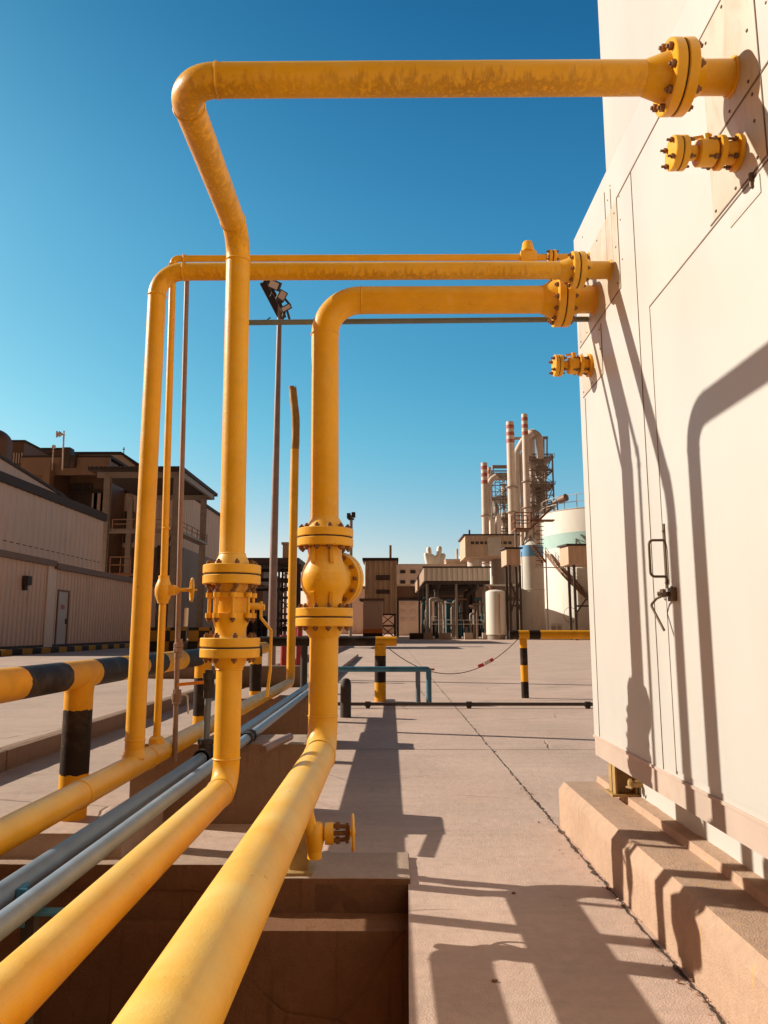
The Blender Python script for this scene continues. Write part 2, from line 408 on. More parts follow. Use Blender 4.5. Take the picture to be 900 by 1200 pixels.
# trench lining: floor and sides
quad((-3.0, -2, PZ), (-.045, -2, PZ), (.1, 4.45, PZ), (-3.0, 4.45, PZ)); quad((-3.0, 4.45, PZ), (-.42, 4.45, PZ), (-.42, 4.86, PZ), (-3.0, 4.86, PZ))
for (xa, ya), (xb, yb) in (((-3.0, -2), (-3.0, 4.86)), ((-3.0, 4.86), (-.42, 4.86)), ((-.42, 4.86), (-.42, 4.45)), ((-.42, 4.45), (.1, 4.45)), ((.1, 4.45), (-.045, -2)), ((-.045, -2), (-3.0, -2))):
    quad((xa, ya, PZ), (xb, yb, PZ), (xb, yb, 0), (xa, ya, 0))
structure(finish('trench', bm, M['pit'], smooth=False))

bm = NB(); box(bm, -3.455, -1.66, 4.90, 40, -.02, .15, .006)
structure(finish('path', bm, M['road'], smooth=False))
# road on the left, a step higher, with its kerb
bm = NB(); box(bm, -120, -3.6, -20, 140, -.02, .325)
structure(finish('road', bm, M['road'], smooth=False))
bm = NB()
for k in range(20):
    y0 = 1.0+k*1.5; box(bm, -3.6+.003*random.uniform(-1, 1), -3.45+.004*random.uniform(-1, 1), y0+.006, y0+1.494, 0, .33+.006*random.uniform(-1, 1), .012)
rough(bm, .004, 6, length=.3)
tag(finish('kerb', bm, M['kerb'], loc=(-3.52, 1, 0)), 'long concrete kerb edging the road behind the left striped barrier', 'kerb')

# expansion joint filled with dirt, running along the plinth and on across the pavement
def jag(bm, pts, w0, w1, z):
    prev = None
    for (x, y) in pts:
        w = random.uniform(w0, w1); ox = random.gauss(0, w*.28)
        a = bm.verts.new((x-w/2+ox, y, z)); b = bm.verts.new((x+w/2+ox, y, z))
        if prev: bm.faces.new((prev[0], prev[1], b, a))
        prev = (a, b)
bm = NB(); ys_ = []; y = .8
while y < 70: ys_.append(y); y += .03+.004*max(0, y-4)
jag(bm, [(1.195+.012*noise.noise(Vector((0, q*1.7, 0)))+.008*noise.noise(Vector((3, q*9, 0))), q) for q in ys_], .005, .019, .004)
for k in range(34):
    q = 2.2+random.random()**1.5*9; x = 1.195+.012*noise.noise(Vector((0, q*1.7, 0)))+.008*noise.noise(Vector((3, q*9, 0))); n = 9; rr = random.uniform(.010, .030)
    if q < 5.7: x -= rr*.3
    vs = [bm.verts.new((x+rr*random.uniform(.45, 1)*.8*math.cos(2*math.pi*j/n), q+rr*random.uniform(.6, 2.1)*math.sin(2*math.pi*j/n), .0052+k*.00003)) for j in range(n)]; bm.faces.new(vs)
structure(finish('pavement_joint', bm, M['joint'], smooth=False))
bm = NB()
for q in (9.2, 14.9, 22, 33, 47):
    p = []; x = -.45
    while x < 9: p.append((x, q+.03*noise.noise(Vector((x*.8, q, 0))))); x += .2
    prev = None
    for (x, y) in p:
        w = (.010+.006*random.random())*(1 if q < 12 else 1.6); a = bm.verts.new((x, y-w/2, .004)); b = bm.verts.new((x, y+w/2, .004))
        if prev: bm.faces.new((prev[0], a, b, prev[1]))
        prev = (a, b)
structure(finish('slab_joints', bm, M['joint'], smooth=False))
bm = NB()
for k in range(620):
    y = 1.8+random.random()**1.3*6
    if noise.noise(Vector((0, y*3.1, 5)))+random.gauss(0, .25) < 0: continue
    x = 1.188+random.gauss(0, .016 if random.random() < .8 else .05)
    if y < 5.7: x = min(x, 1.213)
    s = random.uniform(.0015, .0055)*(1.9 if random.random() < .07 else 1)
    r = bmesh.ops.create_icosphere(bm, subdivisions=1, radius=s, matrix=Matrix.Translation((x, y, .003+s*.4)) @ Matrix.Diagonal((1, random.uniform(.7, 1.4), random.uniform(.5, .9), 1)))
    for v in r['verts']: v.co += Vector((random.gauss(0, s*.18), random.gauss(0, s*.18), random.gauss(0, s*.12)))
tag(finish('rubble', bm, M['plinth'], loc=(1.19, 3, 0), sharp=10), 'crumbled concrete grit lying in the joint along the plinth', 'rubble', kind='stuff')
for (x, y, s, lab) in ((.42, 3.28, .0095, 'lone dark pebble lying on the shaded walkway'), (.66, 4.3, .009, 'tiny stone lying on the sunlit walkway near the plinth')):
    bm = NB(); r = bmesh.ops.create_icosphere(bm, subdivisions=2, radius=s, matrix=Matrix.Translation((x, y, s*.5)) @ Matrix.Diagonal((1.3, 1, .7, 1)))
    for v in r['verts']: v.co += Vector((noise.noise(v.co*60), noise.noise(v.co*70), 0))*s*.3
    tag(finish('pebble', bm, M['pier'], loc=(x, y, 0)), lab, 'pebble')

# ------------------------------------------------------------------ concrete foundations in the trench
bm = NB()
box(bm, -2.98, -.40, 4.768, 4.90, PZ, -.135, .006); box(bm, -2.98, -.38, 4.755, 5.05, -.137, .012, .010)
box(bm, -.92, .112, 4.45, 4.95, PZ, .030, .009); box(bm, -.95, .109, 4.20, 4.47, PZ, -.15, .008); box(bm, -2.98, -.93, 4.72, 4.83, PZ, -.30, .008)
def sunlit_tops(bm):  # sun-and-shade contrast put into the colour: pale upward faces, dark sides
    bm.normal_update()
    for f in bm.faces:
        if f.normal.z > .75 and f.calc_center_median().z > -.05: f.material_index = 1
rough(bm, .0035, 7, length=.11); sunlit_tops(bm)
tag(finish('concrete_pier', bm, [M['pier'], M['lit_top']], loc=(-1, 4.6, PZ)), 'nearest stepped concrete pier under the big yellow pipes, dark front face', 'pier')
for i, (y0, y1, lab) in enumerate(((5.75, 6.25, 'concrete pier under the pipes right behind the elbow of the left thick pipe'), (9.45, 9.95, 'farthest concrete pier, under the blue pipes where the yellow header turns up'))):
    bm = NB(); box(bm, -1.92, -.62 if i == 0 else -.72, y0, y1, -.05, .565, .014); rough(bm, .004, 6, length=.14); sunlit_tops(bm)
    tag(finish('concrete_pier', bm, [M['pier2'], M['lit_top']], loc=(-1.2, y0, 0)), lab, 'pier')

# ------------------------------------------------------------------ the white enclosure on its plinth
bm = NB()
prof = [(1.222, 0), (1.222, .255), (1.262, .308), (1.497, .31), (1.503, .352), (1.58, .356), (2.6, .356), (2.6, 0)]
ends = [[bm.verts.new((x, y, z)) for x, z in prof] for y in (-1.5, 5.73)]
for i in range(len(prof)):
    j = (i+1) % len(prof); bm.faces.new((ends[0][i], ends[0][j], ends[1][j], ends[1][i]))
bm.faces.new(list(reversed(ends[0]))); bm.faces.new(ends[1])
bmesh.ops.recalc_face_normals(bm, faces=bm.faces)
es = [e for e in bm.edges if all(abs(v.co.y-5.73) < 1e-4 for v in e.verts) and max(v.co.z for v in e.verts) > .2]
bmesh.ops.bevel(bm, geom=es, offset=.03, segments=2, affect='EDGES')
rough(bm, .0055, 4.5, length=.11)
tag(finish('concrete_plinth', bm, M['plinth'], loc=(1.8, 2, 0)), 'long low concrete plinth with chamfered edge under the cream enclosure', 'plinth')

en = thing('metal_enclosure', 'tall cream metal enclosure on short legs with door and riveted panels, right of walkway', 'enclosure', (2.6, 3, .356))
YE = 5.22; ZB = .69; ZT = 4.262; YU = 4.37
bm = NB()
box(bm, XW, 4.2, -2.5, YE, ZB+.01, ZT, .004); finish('wall', bm, M['cream'], en)
bm = NB(); box(bm, XW+.001, 4.2, -2.5, YU, ZT+.001, 8.6, .004); finish('upper_wall', bm, M['cream'], en)
bm = NB(); box(bm, XW+.003, 4.15, -2.5, YE-.004, .575, ZB+.008); box(bm, XW-.008, 4.2, -2.5, YE+.004, .690, .706, .002); finish('skirt', bm, M['skirt'], en)
bm = NB(); box(bm, 1.585, 4.1, -2.5, 5.1, .352, .58); finish('base_wall', bm, M['cream'], en)
for y in (5.08, 3.0 - 4.2):
    bm = NB(); box(bm, 1.435, 1.575, y-.008, y+.008, .356, .578); box(bm, 1.435, 1.447, y-.07, y+.07, .356, .578); box(bm, 1.563, 1.575, y-.07, y+.07, .356, .578)
    box(bm, 1.41, 1.582, y-.09, y+.09, .352, .366); finish('leg', bm, M['leg'], en)
def seam(pts, w=.006, name='panel_seam', m='seam', proud=.0035):
    bm = NB()
    for (y0, z0), (y1, z1) in zip(pts, pts[1:]):
        if abs(y0-y1) < 1e-6: box(bm, XW-proud, XW+.002, y0-w/2, y0+w/2, min(z0, z1), max(z0, z1))
        else: box(bm, XW-proud, XW+.002, min(y0, y1), max(y0, y1), z0-w/2, z0+w/2)
    return finish(name, bm, M[m], en, smooth=False)
seam([(4.19, 3.40), (4.19, 3.97)]); seam([(4.192, 3.968), (-2.4, 3.968)], .007)
seam([(3.92, .71), (3.92, 3.96)], .0028)
seam([(4.30, 3.5), (4.30, 4.1)], .003); seam([(4.42, 3.6), (4.42, 4.15)], .003)
seam([(5.08, .71), (5.08, 3.0)], .003)
# patch plates
def plate(y0, y1, z0, z1, th=.003, m='stainplate', rv=.16):
    bm = NB(); box(bm, XW-th, XW+.001, y0, y1, z0, z1, .001); p = finish('patch_plate', bm, M[m], en)
    return p
RIV = None
def rivet(parent, y, z, r=.007, x=XW-.003):
    global RIV
    if RIV is None:
        b2 = NB(); lathe(b2, (0, 0, 0), (-1, 0, 0), [(0, 1), (.35, .85), (.6, .45), (.66, 0)], 10)
        RIV = bpy.data.meshes.new('rivet'); b2.normal_update(); b2.to_mesh(RIV); b2.free(); RIV.materials.append(M['rivet'])
        for p in RIV.polygons: p.use_smooth = True
    o = bpy.data.objects.new('rivet', RIV); COL.objects.link(o); o.parent = parent; o.scale = (r, r, r)
    o.location = Vector((x, y, z))-Vector(parent['_o'])
pl = plate(4.195, 5.16, 3.40, 3.962)
for y, z in ((4.24, 3.9), (4.24, 3.68), (4.24, 3.45), (4.5, 3.43), (4.95, 3.43), (5.12, 3.43), (5.12, 3.92), (4.62, 3.93)): rivet(pl, y, z)
seam([(5.16, 3.398), (4.19, 3.398)], .006)
pl = plate(4.63, 5.13, 3.02, 3.36)
for y, z in ((4.66, 3.05), (4.66, 3.2), (4.66, 3.33), (5.1, 3.33), (5.1, 3.05), (4.88, 3.045)): rivet(pl, y, z)
seam([(4.628, 3.02), (4.628, 3.36)], .005); seam([(4.63, 3.018), (5.13, 3.018)], .005)
pl = plate(2.50, 2.95, 3.43, 3.962, .002)
for y, z in ((2.56, 3.92), (2.56, 3.66), (2.58, 3.46), (2.92, 3.47), (2.90, 3.9), (2.74, 3.455), (2.74, 3.93)): rivet(pl, y, z)
seam([(2.495, 3.1), (2.495, 3.965)], .006); seam([(2.98, 3.425), (2.1, 3.425)], .008)
pl = plate(2.50, 2.95, 3.10, 3.415, .002)
for y, z in ((2.56, 3.39), (2.56, 3.28), (2.56, 3.13), (2.92, 3.13), (2.92, 3.38), (2.74, 3.12)): rivet(pl, y, z)
seam([(2.98, 3.097), (2.1, 3.097)], .006)
for z in (3.80, 3.55, 3.95, 4.15, 4.4, 4.7): rivet(en, 4.14 if z < 4 else 2.42, z if z < 4 else z-.5, .006, XW)
for y, z in ((2.66, 4.06), (2.45, 4.05), (4.36, 4.06), (4.30, 4.12), (4.97, 4.15)): rivet(en, y, z, .006, XW)
# door with handle, latch and hinge
bm = NB(); box(bm, XW-.004, XW+.002, -1.2, 3.735, .735, 3.070, .0015); door = finish('door', bm, M['cream_panel'], en)
bm = NB(); box(bm, XW-.0055, XW+.002, 3.7365, 3.7405, .72, 3.075); box(bm, XW-.0055, XW+.002, -1.2, 3.7405, 3.0715, 3.0785); finish('door_gap', bm, M['seam'], door, smooth=False)
bm = NB(); box(bm, XW-.010, XW-.003, 3.702, 3.722, 1.60, 1.92, .001)
tube(bm, fillet([(XW-.008, 3.712, 1.838), (XW-.085, 3.712, 1.838), (XW-.085, 3.712, 1.658), (XW-.008, 3.712, 1.658)], .022, 6), .0065, 10); finish('handle', bm, M['handle'], door)
for z in (1.885, 1.628): rivet(door, 3.712, z, .011, XW-.010)
bm = NB(); box(bm, XW-.022, XW-.003, 3.60, 3.675, 1.535, 1.60, .002); box(bm, XW-.03, XW-.02, 3.602, 3.610, 1.54, 1.605); box(bm, XW-.014, XW-.003, 3.755, 3.80, 1.565, 1.60, .002)
torus(bm, (XW-.026, 3.775, 1.572), (1, 0, .2), .013, .0045, 18, 6); cyl(bm, (XW-.02, 3.64, 1.568), (XW-.045, 3.64, 1.568), .012, 10)
tube(bm, fillet([(XW-.035, 3.63, 1.572), (XW-.06, 3.72, 1.55), (XW-.075, 3.76, 1.52), (XW-.045, 3.68, 1.395)], .012, 4), .0062, 8); finish('latch', bm, M['handle'], door)
bm = NB(); cyl(bm, (XW-.012, 2.60, 3.092), (XW-.012, 2.60, 3.035), .009, 12); finish('hinge', bm, M['handle'], door)
bm = NB(); box(bm, XW-.008, XW-.003, 2.55, 2.80, 2.985, 3.06, .001); finish('hinge_leaf', bm, M['cream'], door)
# hose stub below the skirt, and a stray block on the plinth
bm = NB(); cyl(bm, (1.60, 4.95, .44), (1.50, 4.95, .44), .022, 14); cyl(bm, (1.52, 4.95, .44), (1.505, 4.95, .44), .032, 6); cyl(bm, (1.505, 4.90, .425), (1.48, 4.93, .425), .008, 8); finish('drain_stub', bm, M['leg'], en)
bm = NB(); box(bm, 1.505, 1.55, 3.05, 3.10, .356, .392, .003); tag(finish('metal_block', bm, M['leg'], loc=(1.53, 3.07, .356)), 'small square rusty block lying on the plinth ledge', 'block')

# ------------------------------------------------------------------ the yellow pipelines
# 1: thick line with the swing check valve
p1 = thing('pipeline', 'thickest yellow pipe, with ball-shaped check valve, rising beside the walkway', 'pipeline', (-.413, 4.75, .3))
r1 = .0905; X1, Y1, Z1 = -.413, 4.751, .668
run = fillet([(X1, -1.5, Z1), (X1, Y1, Z1), (X1, Y1, 1.42)], .20, 14)
bm = NB(); tube(bm, run, r1, 48); weld(bm, (X1, Y1, Z1+.21), (0, 0, 1), r1); weld(bm, (X1, Y1-.21, Z1), (0, 1, 0), r1); weld(bm, (X1, Y1, 1.36), (0, 0, 1), r1)
finish('lower_pipe', bm, M['yellow'], p1)
XT = -.432; ZT1 = 3.58
bm = NB(); tube(bm, fillet([(X1-.004, Y1, 2.0), (XT, Y1, ZT1), (1.13, Y1, ZT1)], .235, 14), r1, 48)
weld(bm, (XT+.001, Y1, ZT1-.245), (0, 0, 1), r1); weld(bm, (XT+.245, Y1, ZT1), (1, 0, 0), r1); weld(bm, (X1-.004, Y1, 2.09), (0, 0, 1), r1)
finish('upper_pipe', bm, M['yellow'], p1)
bm = NB(); cyl(bm, (1.17, Y1, ZT1), (XW+.05, Y1, ZT1), r1, 40); torus(bm, (XW-.004, Y1, ZT1), (1, 0, 0), r1+.004, .010, 40, 8); finish('wall_nozzle', bm, M['yellow'], p1)
flange_pair(p1, (1.150, Y1, ZT1), (1, 0, 0), .180, .047, .008, 12, .0155, neck0=.085, neck1=.06, pipe_r=r1)
f = flange_pair(p1, (X1, Y1, 1.975), (0, 0, 1), .180, .052, .009, 12, .0165, neck1=.07, pipe_r=r1)
f = flange_pair(p1, (X1, Y1, 1.476), (0, 0, 1), .182, .052, .009, 12, .0165, neck0=.07, pipe_r=r1)
bm = NB()
lathe(bm, (X1, Y1, 1.536), (0, 0, 1), [(0, .112), (.045, .110), (.075, .116), (.105, .134), (.135, .146), (.175, .150), (.215, .146), (.25, .134), (.285, .118), (.32, .108), (.378, .108)], 48)
valve = finish('valve_body', bm, M['yellow'], p1)
bm = NB(); cyl(bm, (X1-.022, Y1-.140, 1.722), (X1-.024, Y1-.156, 1.722), .021, 24); finish('boss', bm, M['yellow'], valve)
ax = Vector((.42, .90, .06)).normalized(); cc = Vector((X1, Y1, 1.715))
bm = NB(); lathe(bm, cc, ax, [(.04, .125), (.13, .125), (.132, .172), (.158, .176), (.159, .176), (.161, .170), (.165, .170), (.167, .176), (.200, .176), (.204, .17), (.206, 0)], 44); cov = finish('valve_cover', bm, M['yellow'], valve)
for k in range(12):
    pass
t_, u_, w_ = frame(ax)
key = bolt_mesh('cover_bolt', .014, .075, .016, .01)
for k in range(12):
    a = 2*math.pi*k/12; o = bpy.data.objects.new('bolt', key); COL.objects.link(o); o.parent = valve
    o.location = cc+ax*.168+(u_*math.cos(a)+w_*math.sin(a))*.150-Vector(valve['_o']); o.rotation_mode = 'QUATERNION'; o.rotation_quaternion = ax.to_track_quat('Z', 'Y')
for s in (-.06, .05):   # cast ribs on the body
    bm = NB(); bar(bm, (X1+s, Y1-.098, 1.538), (X1+s*1.1, Y1-.118, 1.63), .022, .03, (0, 1, 0)); bar(bm, (X1+s, Y1-.098, 1.91), (X1+s*1.1, Y1-.118, 1.81), .022, .03, (0, 1, 0)); finish('rib', bm, M['yellow'], valve)
# drain valve and stand under the run
DV = Vector((-.30, 3.78, .42))
bm = NB(); tube(bm, fillet([(-.415, 3.76, .60), (-.385, 3.77, .47), (-.360, 3.78, .40), (-.360, 3.78, .325)], .03, 4), .034, 18)
lathe(bm, (-.360, 3.78, .345), (0, 0, 1), [(0, .03), (.02, .036), (.06, .044), (.10, .044), (.14, .034)], 18); cyl(bm, (-.360, 3.78, .43), (-.312, 3.80, .432), .031, 16); dv = finish('drain_valve', bm, M['yellow'], p1)
bm = NB(); cyl(bm, (-.312, 3.80, .432), (-.272, 3.80, .433), .050, 24); finish('bonnet', bm, M['yellow'], dv)
bm = NB(); cyl(bm, (-.272, 3.80, .433), (-.175, 3.80, .437), .011, 10)
for s in (-1, 1): cyl(bm, (-.285, 3.80, .433+s*.034), (-.20, 3.80, .436+s*.028), .010, 8); cyl(bm, (-.262, 3.80, .434+s*.033), (-.243, 3.80, .435+s*.032), .018, 6); cyl(bm, (-.215, 3.80, .434+s*.030), (-.20, 3.80, .435+s*.029), .018, 6)
bar(bm, (-.205, 3.80, .405), (-.205, 3.80, .468), .02)
finish('yoke', bm, M['bolt'], dv)
bm = NB(); handwheel(bm, Vector((-.18, 3.80, .437)), (1, .06, .02), .078, .0085); finish('handwheel', bm, M['yellow'], dv)
bm = NB(); box(bm, -.575, -.465, 4.54, 4.62, .046, .575); box(bm, -.46, -.40, 4.54, 4.62, .555, .58); box(bm, -.61, -.44, 4.48, 4.68, .030, .046); finish('stand', bm, M['leg'], p1)

# 2: line with the flanged ball valve and the leaning top
p2 = thing('pipeline', 'yellow pipe with bolted ball valve and side lever, highest overhead crossing to the wall', 'pipeline', (-.82, 3.9, .1))
r2 = .0655; X2, Y2, Z2 = -.821, 3.908, .622
bm = NB(); tube(bm, fillet([(X2, -1.5, Z2), (X2, Y2, Z2), (X2-.0005, Y2, 1.27)], .125, 12), r2, 44)
weld(bm, (X2, Y2, Z2+.14), (0, 0, 1), r2); weld(bm, (X2, Y2-.14, Z2), (0, 1, 0), r2); weld(bm, (X2, Y2, 1.20), (0, 0, 1), r2); finish('lower_pipe', bm, M['yellow'], p2)
XB = -.845; YT = 2.705; ZT2 = 3.578
bm = NB(); tube(bm, fillet([(X2-.003, Y2, 1.70), (XB, Y2, ZT2), (XB, YT, ZT2)], .15, 12)+[], r2, 44)
weld(bm, (XB+.002, Y2, ZT2-.155), (0, 0, 1), r2); weld(bm, (XB, Y2-.155, ZT2), (0, 1, 0), r2); weld(bm, (X2-.003, Y2, 1.79), (0, 0, 1), r2)
for v in list(bm.verts):
    if v.co.y < YT+.16: pass
bm.free()
bm = NB(); tube(bm, fillet([(X2-.003, Y2, 1.70), (XB, Y2, ZT2), (XB, YT, ZT2), (1.10, YT, ZT2)], [.15, .15], 12), r2, 44)
weld(bm, (XB+.002, Y2, ZT2-.155), (0, 0, 1), r2); weld(bm, (XB, Y2-.155, ZT2), (0, 1, 0), r2); weld(bm, (X2-.003, Y2, 1.79), (0, 0, 1), r2)
weld(bm, (XB, YT+.155, ZT2), (0, 1, 0), r2); weld(bm, (XB+.155, YT, ZT2), (1, 0, 0), r2)
finish('upper_pipe', bm, M['yellow_top'], p2)
bm = NB(); cyl(bm, (1.16, YT, ZT2), (XW+.05, YT, ZT2), r2, 36); torus(bm, (XW-.004, YT, ZT2), (1, 0, 0), r2+.003, .009, 36, 8); finish('wall_nozzle', bm, M['yellow'], p2)
flange_pair(p2, (1.145, YT, ZT2), (1, 0, 0), .140, .042, .007, 8, .0155, neck0=.085, neck1=.05, pipe_r=r2, phase=.3)
flange_pair(p2, (X2-.002, Y2, 1.681), (0, 0, 1), .149, .046, .008, 8, .015, neck1=.06, pipe_r=r2)
flange_pair(p2, (X2, Y2, 1.309), (0, 0, 1), .152, .046, .008, 8, .015, neck0=.06, pipe_r=r2)
bm = NB()
lathe(bm, (X2, Y2, 1.355), (0, 0, 1), [(0, .088), (.012, .080), (.05, .078), (.085, .092), (.105, .098), (.128, .098), (.130, .082), (.205, .082), (.207, .097), (.232, .097), (.236, .080), (.275, .084)], 40)
bv = finish('valve_body', bm, M['yellow'], p2)
stud = bolt_mesh('stud', .0135, .125, .016, .008)
for k in range(8):
    a = 2*math.pi*(k+.35)/8; o = bpy.data.objects.new('stud', stud); COL.objects.link(o); o.parent = bv
    o.location = Vector((X2+.112*math.cos(a), Y2+.112*math.sin(a), 1.523))-Vector(bv['_o'])
for k in range(8):
    a = 2*math.pi*(k+.35)/8; bm = NB()
    lathe(bm, (X2+.112*math.cos(a), Y2+.112*math.sin(a), 1.459), (0, 0, 1), [(0, .0185), (.024, .0185), (.0242, .0085), (.104, .0085), (.1042, .0185), (.128, .0185)], 14); finish('body_lug', bm, M['yellow'], bv)
bm = NB(); cyl(bm, (X2+.07, Y2+.02, 1.52), (X2+.155, Y2+.03, 1.52), .018, 14); finish('stem', bm, M['yellow'], bv)
bm = NB()
pts = [(X2+.150, Y2+.03, 1.545), (X2+.150, Y2+.03, 1.46), (X2+.205, Y2+.03, 1.395), (X2+.205, Y2+.03, 1.20), (X2+.190, Y2+.03, 1.06)]
for a, b in zip(pts, pts[1:]): bar(bm, a, b, .010 if a[0] == b[0] else .012, .030, (0, 1, 0))
cyl(bm, (X2+.14, Y2+.03, 1.515), (X2+.168, Y2+.03, 1.515), .017, 6); finish('lever', bm, M['yellow'], bv)

# 3: header on the left with its riser and the burnt open vent
p3 = thing('pipeline', 'yellow header pipe nearest the striped barrier, with tall riser and scorched open vent', 'pipeline', (-1.44, 4.4, .3))
rh = .062; r3 = .054; X3, Z3, Y3, ZT3 = -1.44, .645, 4.375, 3.60
bm = NB(); run = fillet([(X3, -1.5, Z3), (X3, 11.1, Z3), (X3, 11.1, 4.1)], .16, 10)
tube(bm, run, rh, 36); weld(bm, (X3, 3.62, Z3), (0, 1, 0), rh); weld(bm, (X3, 4.62, Z3), (0, 1, 0), rh); weld(bm, (X3, 11.1, Z3+.18), (0, 0, 1), rh); finish('header_pipe', bm, M['yellow'], p3)
bm = NB(); n = 14; pts = []; rad = []
for k in range(n+1):
    q = k/n; pts.append((X3-.05*q*q+.012*math.sin(q*4), 11.1, 4.1+q*.99)); rad.append(rh*(1-.10*max(0, q-.6)/.4)+.002*math.sin(q*17))
tube(bm, pts, rh, 28, False, rad)
for v in bm.verts:
    if v.co.z > 4.95: v.co.z += .05*noise.noise(Vector((v.co.x*40, v.co.y*40, 1)))
    d = max(0, v.co.z-4.4); v.co += Vector((noise.noise(v.co*9), noise.noise(v.co*9+Vector((5, 0, 0))), 0))*.014*d
finish('scorched_vent_tip', bm, M['burnt'], p3)
bm = NB(); tube(bm, fillet([(X3, Y3, Z3+.03), (X3-.0, Y3, ZT3), (1.10, Y3, ZT3)], .155, 12), r3, 40)
lathe(bm, (X3, Y3, Z3), (0, 0, 1), [(.045, r3+.016), (.075, r3+.004), (.09, r3)], 32); weld(bm, (X3, Y3, Z3+.14), (0, 0, 1), r3); weld(bm, (X3, Y3, ZT3-.16), (0, 0, 1), r3); weld(bm, (X3+.16, Y3, ZT3), (1, 0, 0), r3); finish('riser_pipe', bm, M['yellow_mid'], p3)
bm = NB(); cyl(bm, (1.18, Y3, ZT3), (XW+.05, Y3, ZT3), r3, 32); torus(bm, (XW-.004, Y3, ZT3), (1, 0, 0), r3+.003, .008, 32, 8); finish('wall_nozzle', bm, M['yellow'], p3)
flange_pair(p3, (1.160, Y3, ZT3), (1, 0, 0), .112, .036, .007, 8, .012, neck0=.07, neck1=.045, pipe_r=r3, phase=.4)

# 4: thin yellow line with a hand wheel globe valve
p4 = thing('pipeline', 'thin yellow pipe with small handwheel valve rising off the header', 'pipeline', (-1.44, 4.83, .7))
X4, Y4, ZT4 = -1.455, 4.83, 3.925; r4 = .0225
bm = NB(); tube(bm, fillet([(X4, Y4, Z3+.05), (X4, Y4, 1.60)], 0), r4, 24); lathe(bm, (X4, Y4, Z3), (0, 0, 1), [(.05, .05), (.085, .046), (.10, .030)], 24); finish('lower_pipe', bm, M['yellow'], p4)
bm = NB(); tube(bm, fillet([(X4, Y4, 1.68), (X4-.035, Y4, ZT4), (1.08, Y4, ZT4)], .035, 5), r4, 24); torus(bm, (X4-.034, Y4, ZT4-.045), (0, 0, 1), r4+.004, .006, 20, 6); torus(bm, (X4+.04, Y4, ZT4), (1, 0, 0), r4+.004, .006, 20, 6); torus(bm, (X4, Y4, 2.05), (0, 0, 1), r4, .005, 20, 6); finish('upper_pipe', bm, M['yellow'], p4)
bm = NB(); cyl(bm, (1.10, Y4, ZT4), (XW+.03, Y4, ZT4), r4, 20); torus(bm, (XW-.004, Y4, ZT4), (1, 0, 0), r4+.003, .007, 20, 6); finish('wall_nozzle', bm, M['yellow'], p4)
flange_pair(p4, (1.115, Y4, ZT4), (1, 0, 0), .050, .022, .006, 4, .009, pipe_r=None, phase=.5)
bm = NB(); box(bm, .895, 1.005, Y4-.035, Y4+.035, ZT4-.036, ZT4+.036, .008)
lathe(bm, (.95, Y4, ZT4+.036), (0, 0, 1), [(0, .048), (.008, .05), (.01, .045), (.07, .034), (.075, .03)], 10); finish('plug_valve', bm, M['yellow'], p4)
bm = NB(); lathe(bm, (X4, Y4, 1.565), (0, 0, 1), [(0, .033), (.018, .038), (.03, .043), (.055, .052), (.085, .054), (.115, .050), (.14, .040), (.16, .034), (.178, .033)], 22)
box(bm, X4+.030, X4+.080, Y4-.032, Y4+.032, 1.618, 1.682, .006); cyl(bm, (X4+.078, Y4, 1.65), (X4+.095, Y4, 1.65), .024, 6); cyl(bm, (X4+.09, Y4, 1.652), (X4+.18, Y4, 1.652), .012, 12)
gv4 = finish('globe_valve', bm, M['yellow'], p4)
bm = NB(); handwheel(bm, Vector((X4+.183, Y4, 1.652)), (.93, .36, 0), .070, .0085); cyl(bm, (X4+.183, Y4, 1.652), (X4+.215, Y4+.012, 1.652), .006, 8); finish('handwheel', bm, M['yellow'], gv4)

# ------------------------------------------------------------------ thin pipes
p5 = thing('thin_pipe', 'thin brown pipe with couplings standing right of the small handwheel', 'pipe', (-1.355, 4.95, .6))
X5, Y5 = -1.365, 4.93
bm = NB(); tube(bm, fillet([(X5, Y5, .575), (X5-.055, Y5, 3.865), (XW+.02, Y5, 3.865)], .04, 5), .0165, 18); finish('pipe', bm, M['rustpipe'], p5)
bm = NB()
for z in (1.30, 1.27): lathe(bm, (X5-.006, Y5, z), (0, 0, 1), [(-.02, .022), (-.012, .031), (.012, .031), (.02, .022)], 8)
cyl(bm, (X5-.005, Y5, 1.22), (X5-.005, Y5, 1.34), .025, 14); finish('coupling', bm, M['rustpipe'], p5)
bm = NB(); cyl(bm, (X5-.003, Y5, .93), (X5-.003, Y5, 1.02), .028, 8); cyl(bm, (X5-.003, Y5, .955), (X5-.003, Y5, .995), .034, 14); sv = finish('ball_valve', bm, M['rustpipe'], p5)
bm = NB(); tube(bm, fillet([(X5+.02, Y5-.01, .99), (X5+.07, Y5-.02, .985), (X5+.08, Y5-.02, .87)], .012, 4), .006, 8); finish('lever', bm, M['palesteel'], sv)
bm = NB(); cyl(bm, (X5+.035, Y5, 1.42), (X5+.037, Y5, 1.54), .014, 10); finish('tag_tube', bm, M['palesteel'], p5)

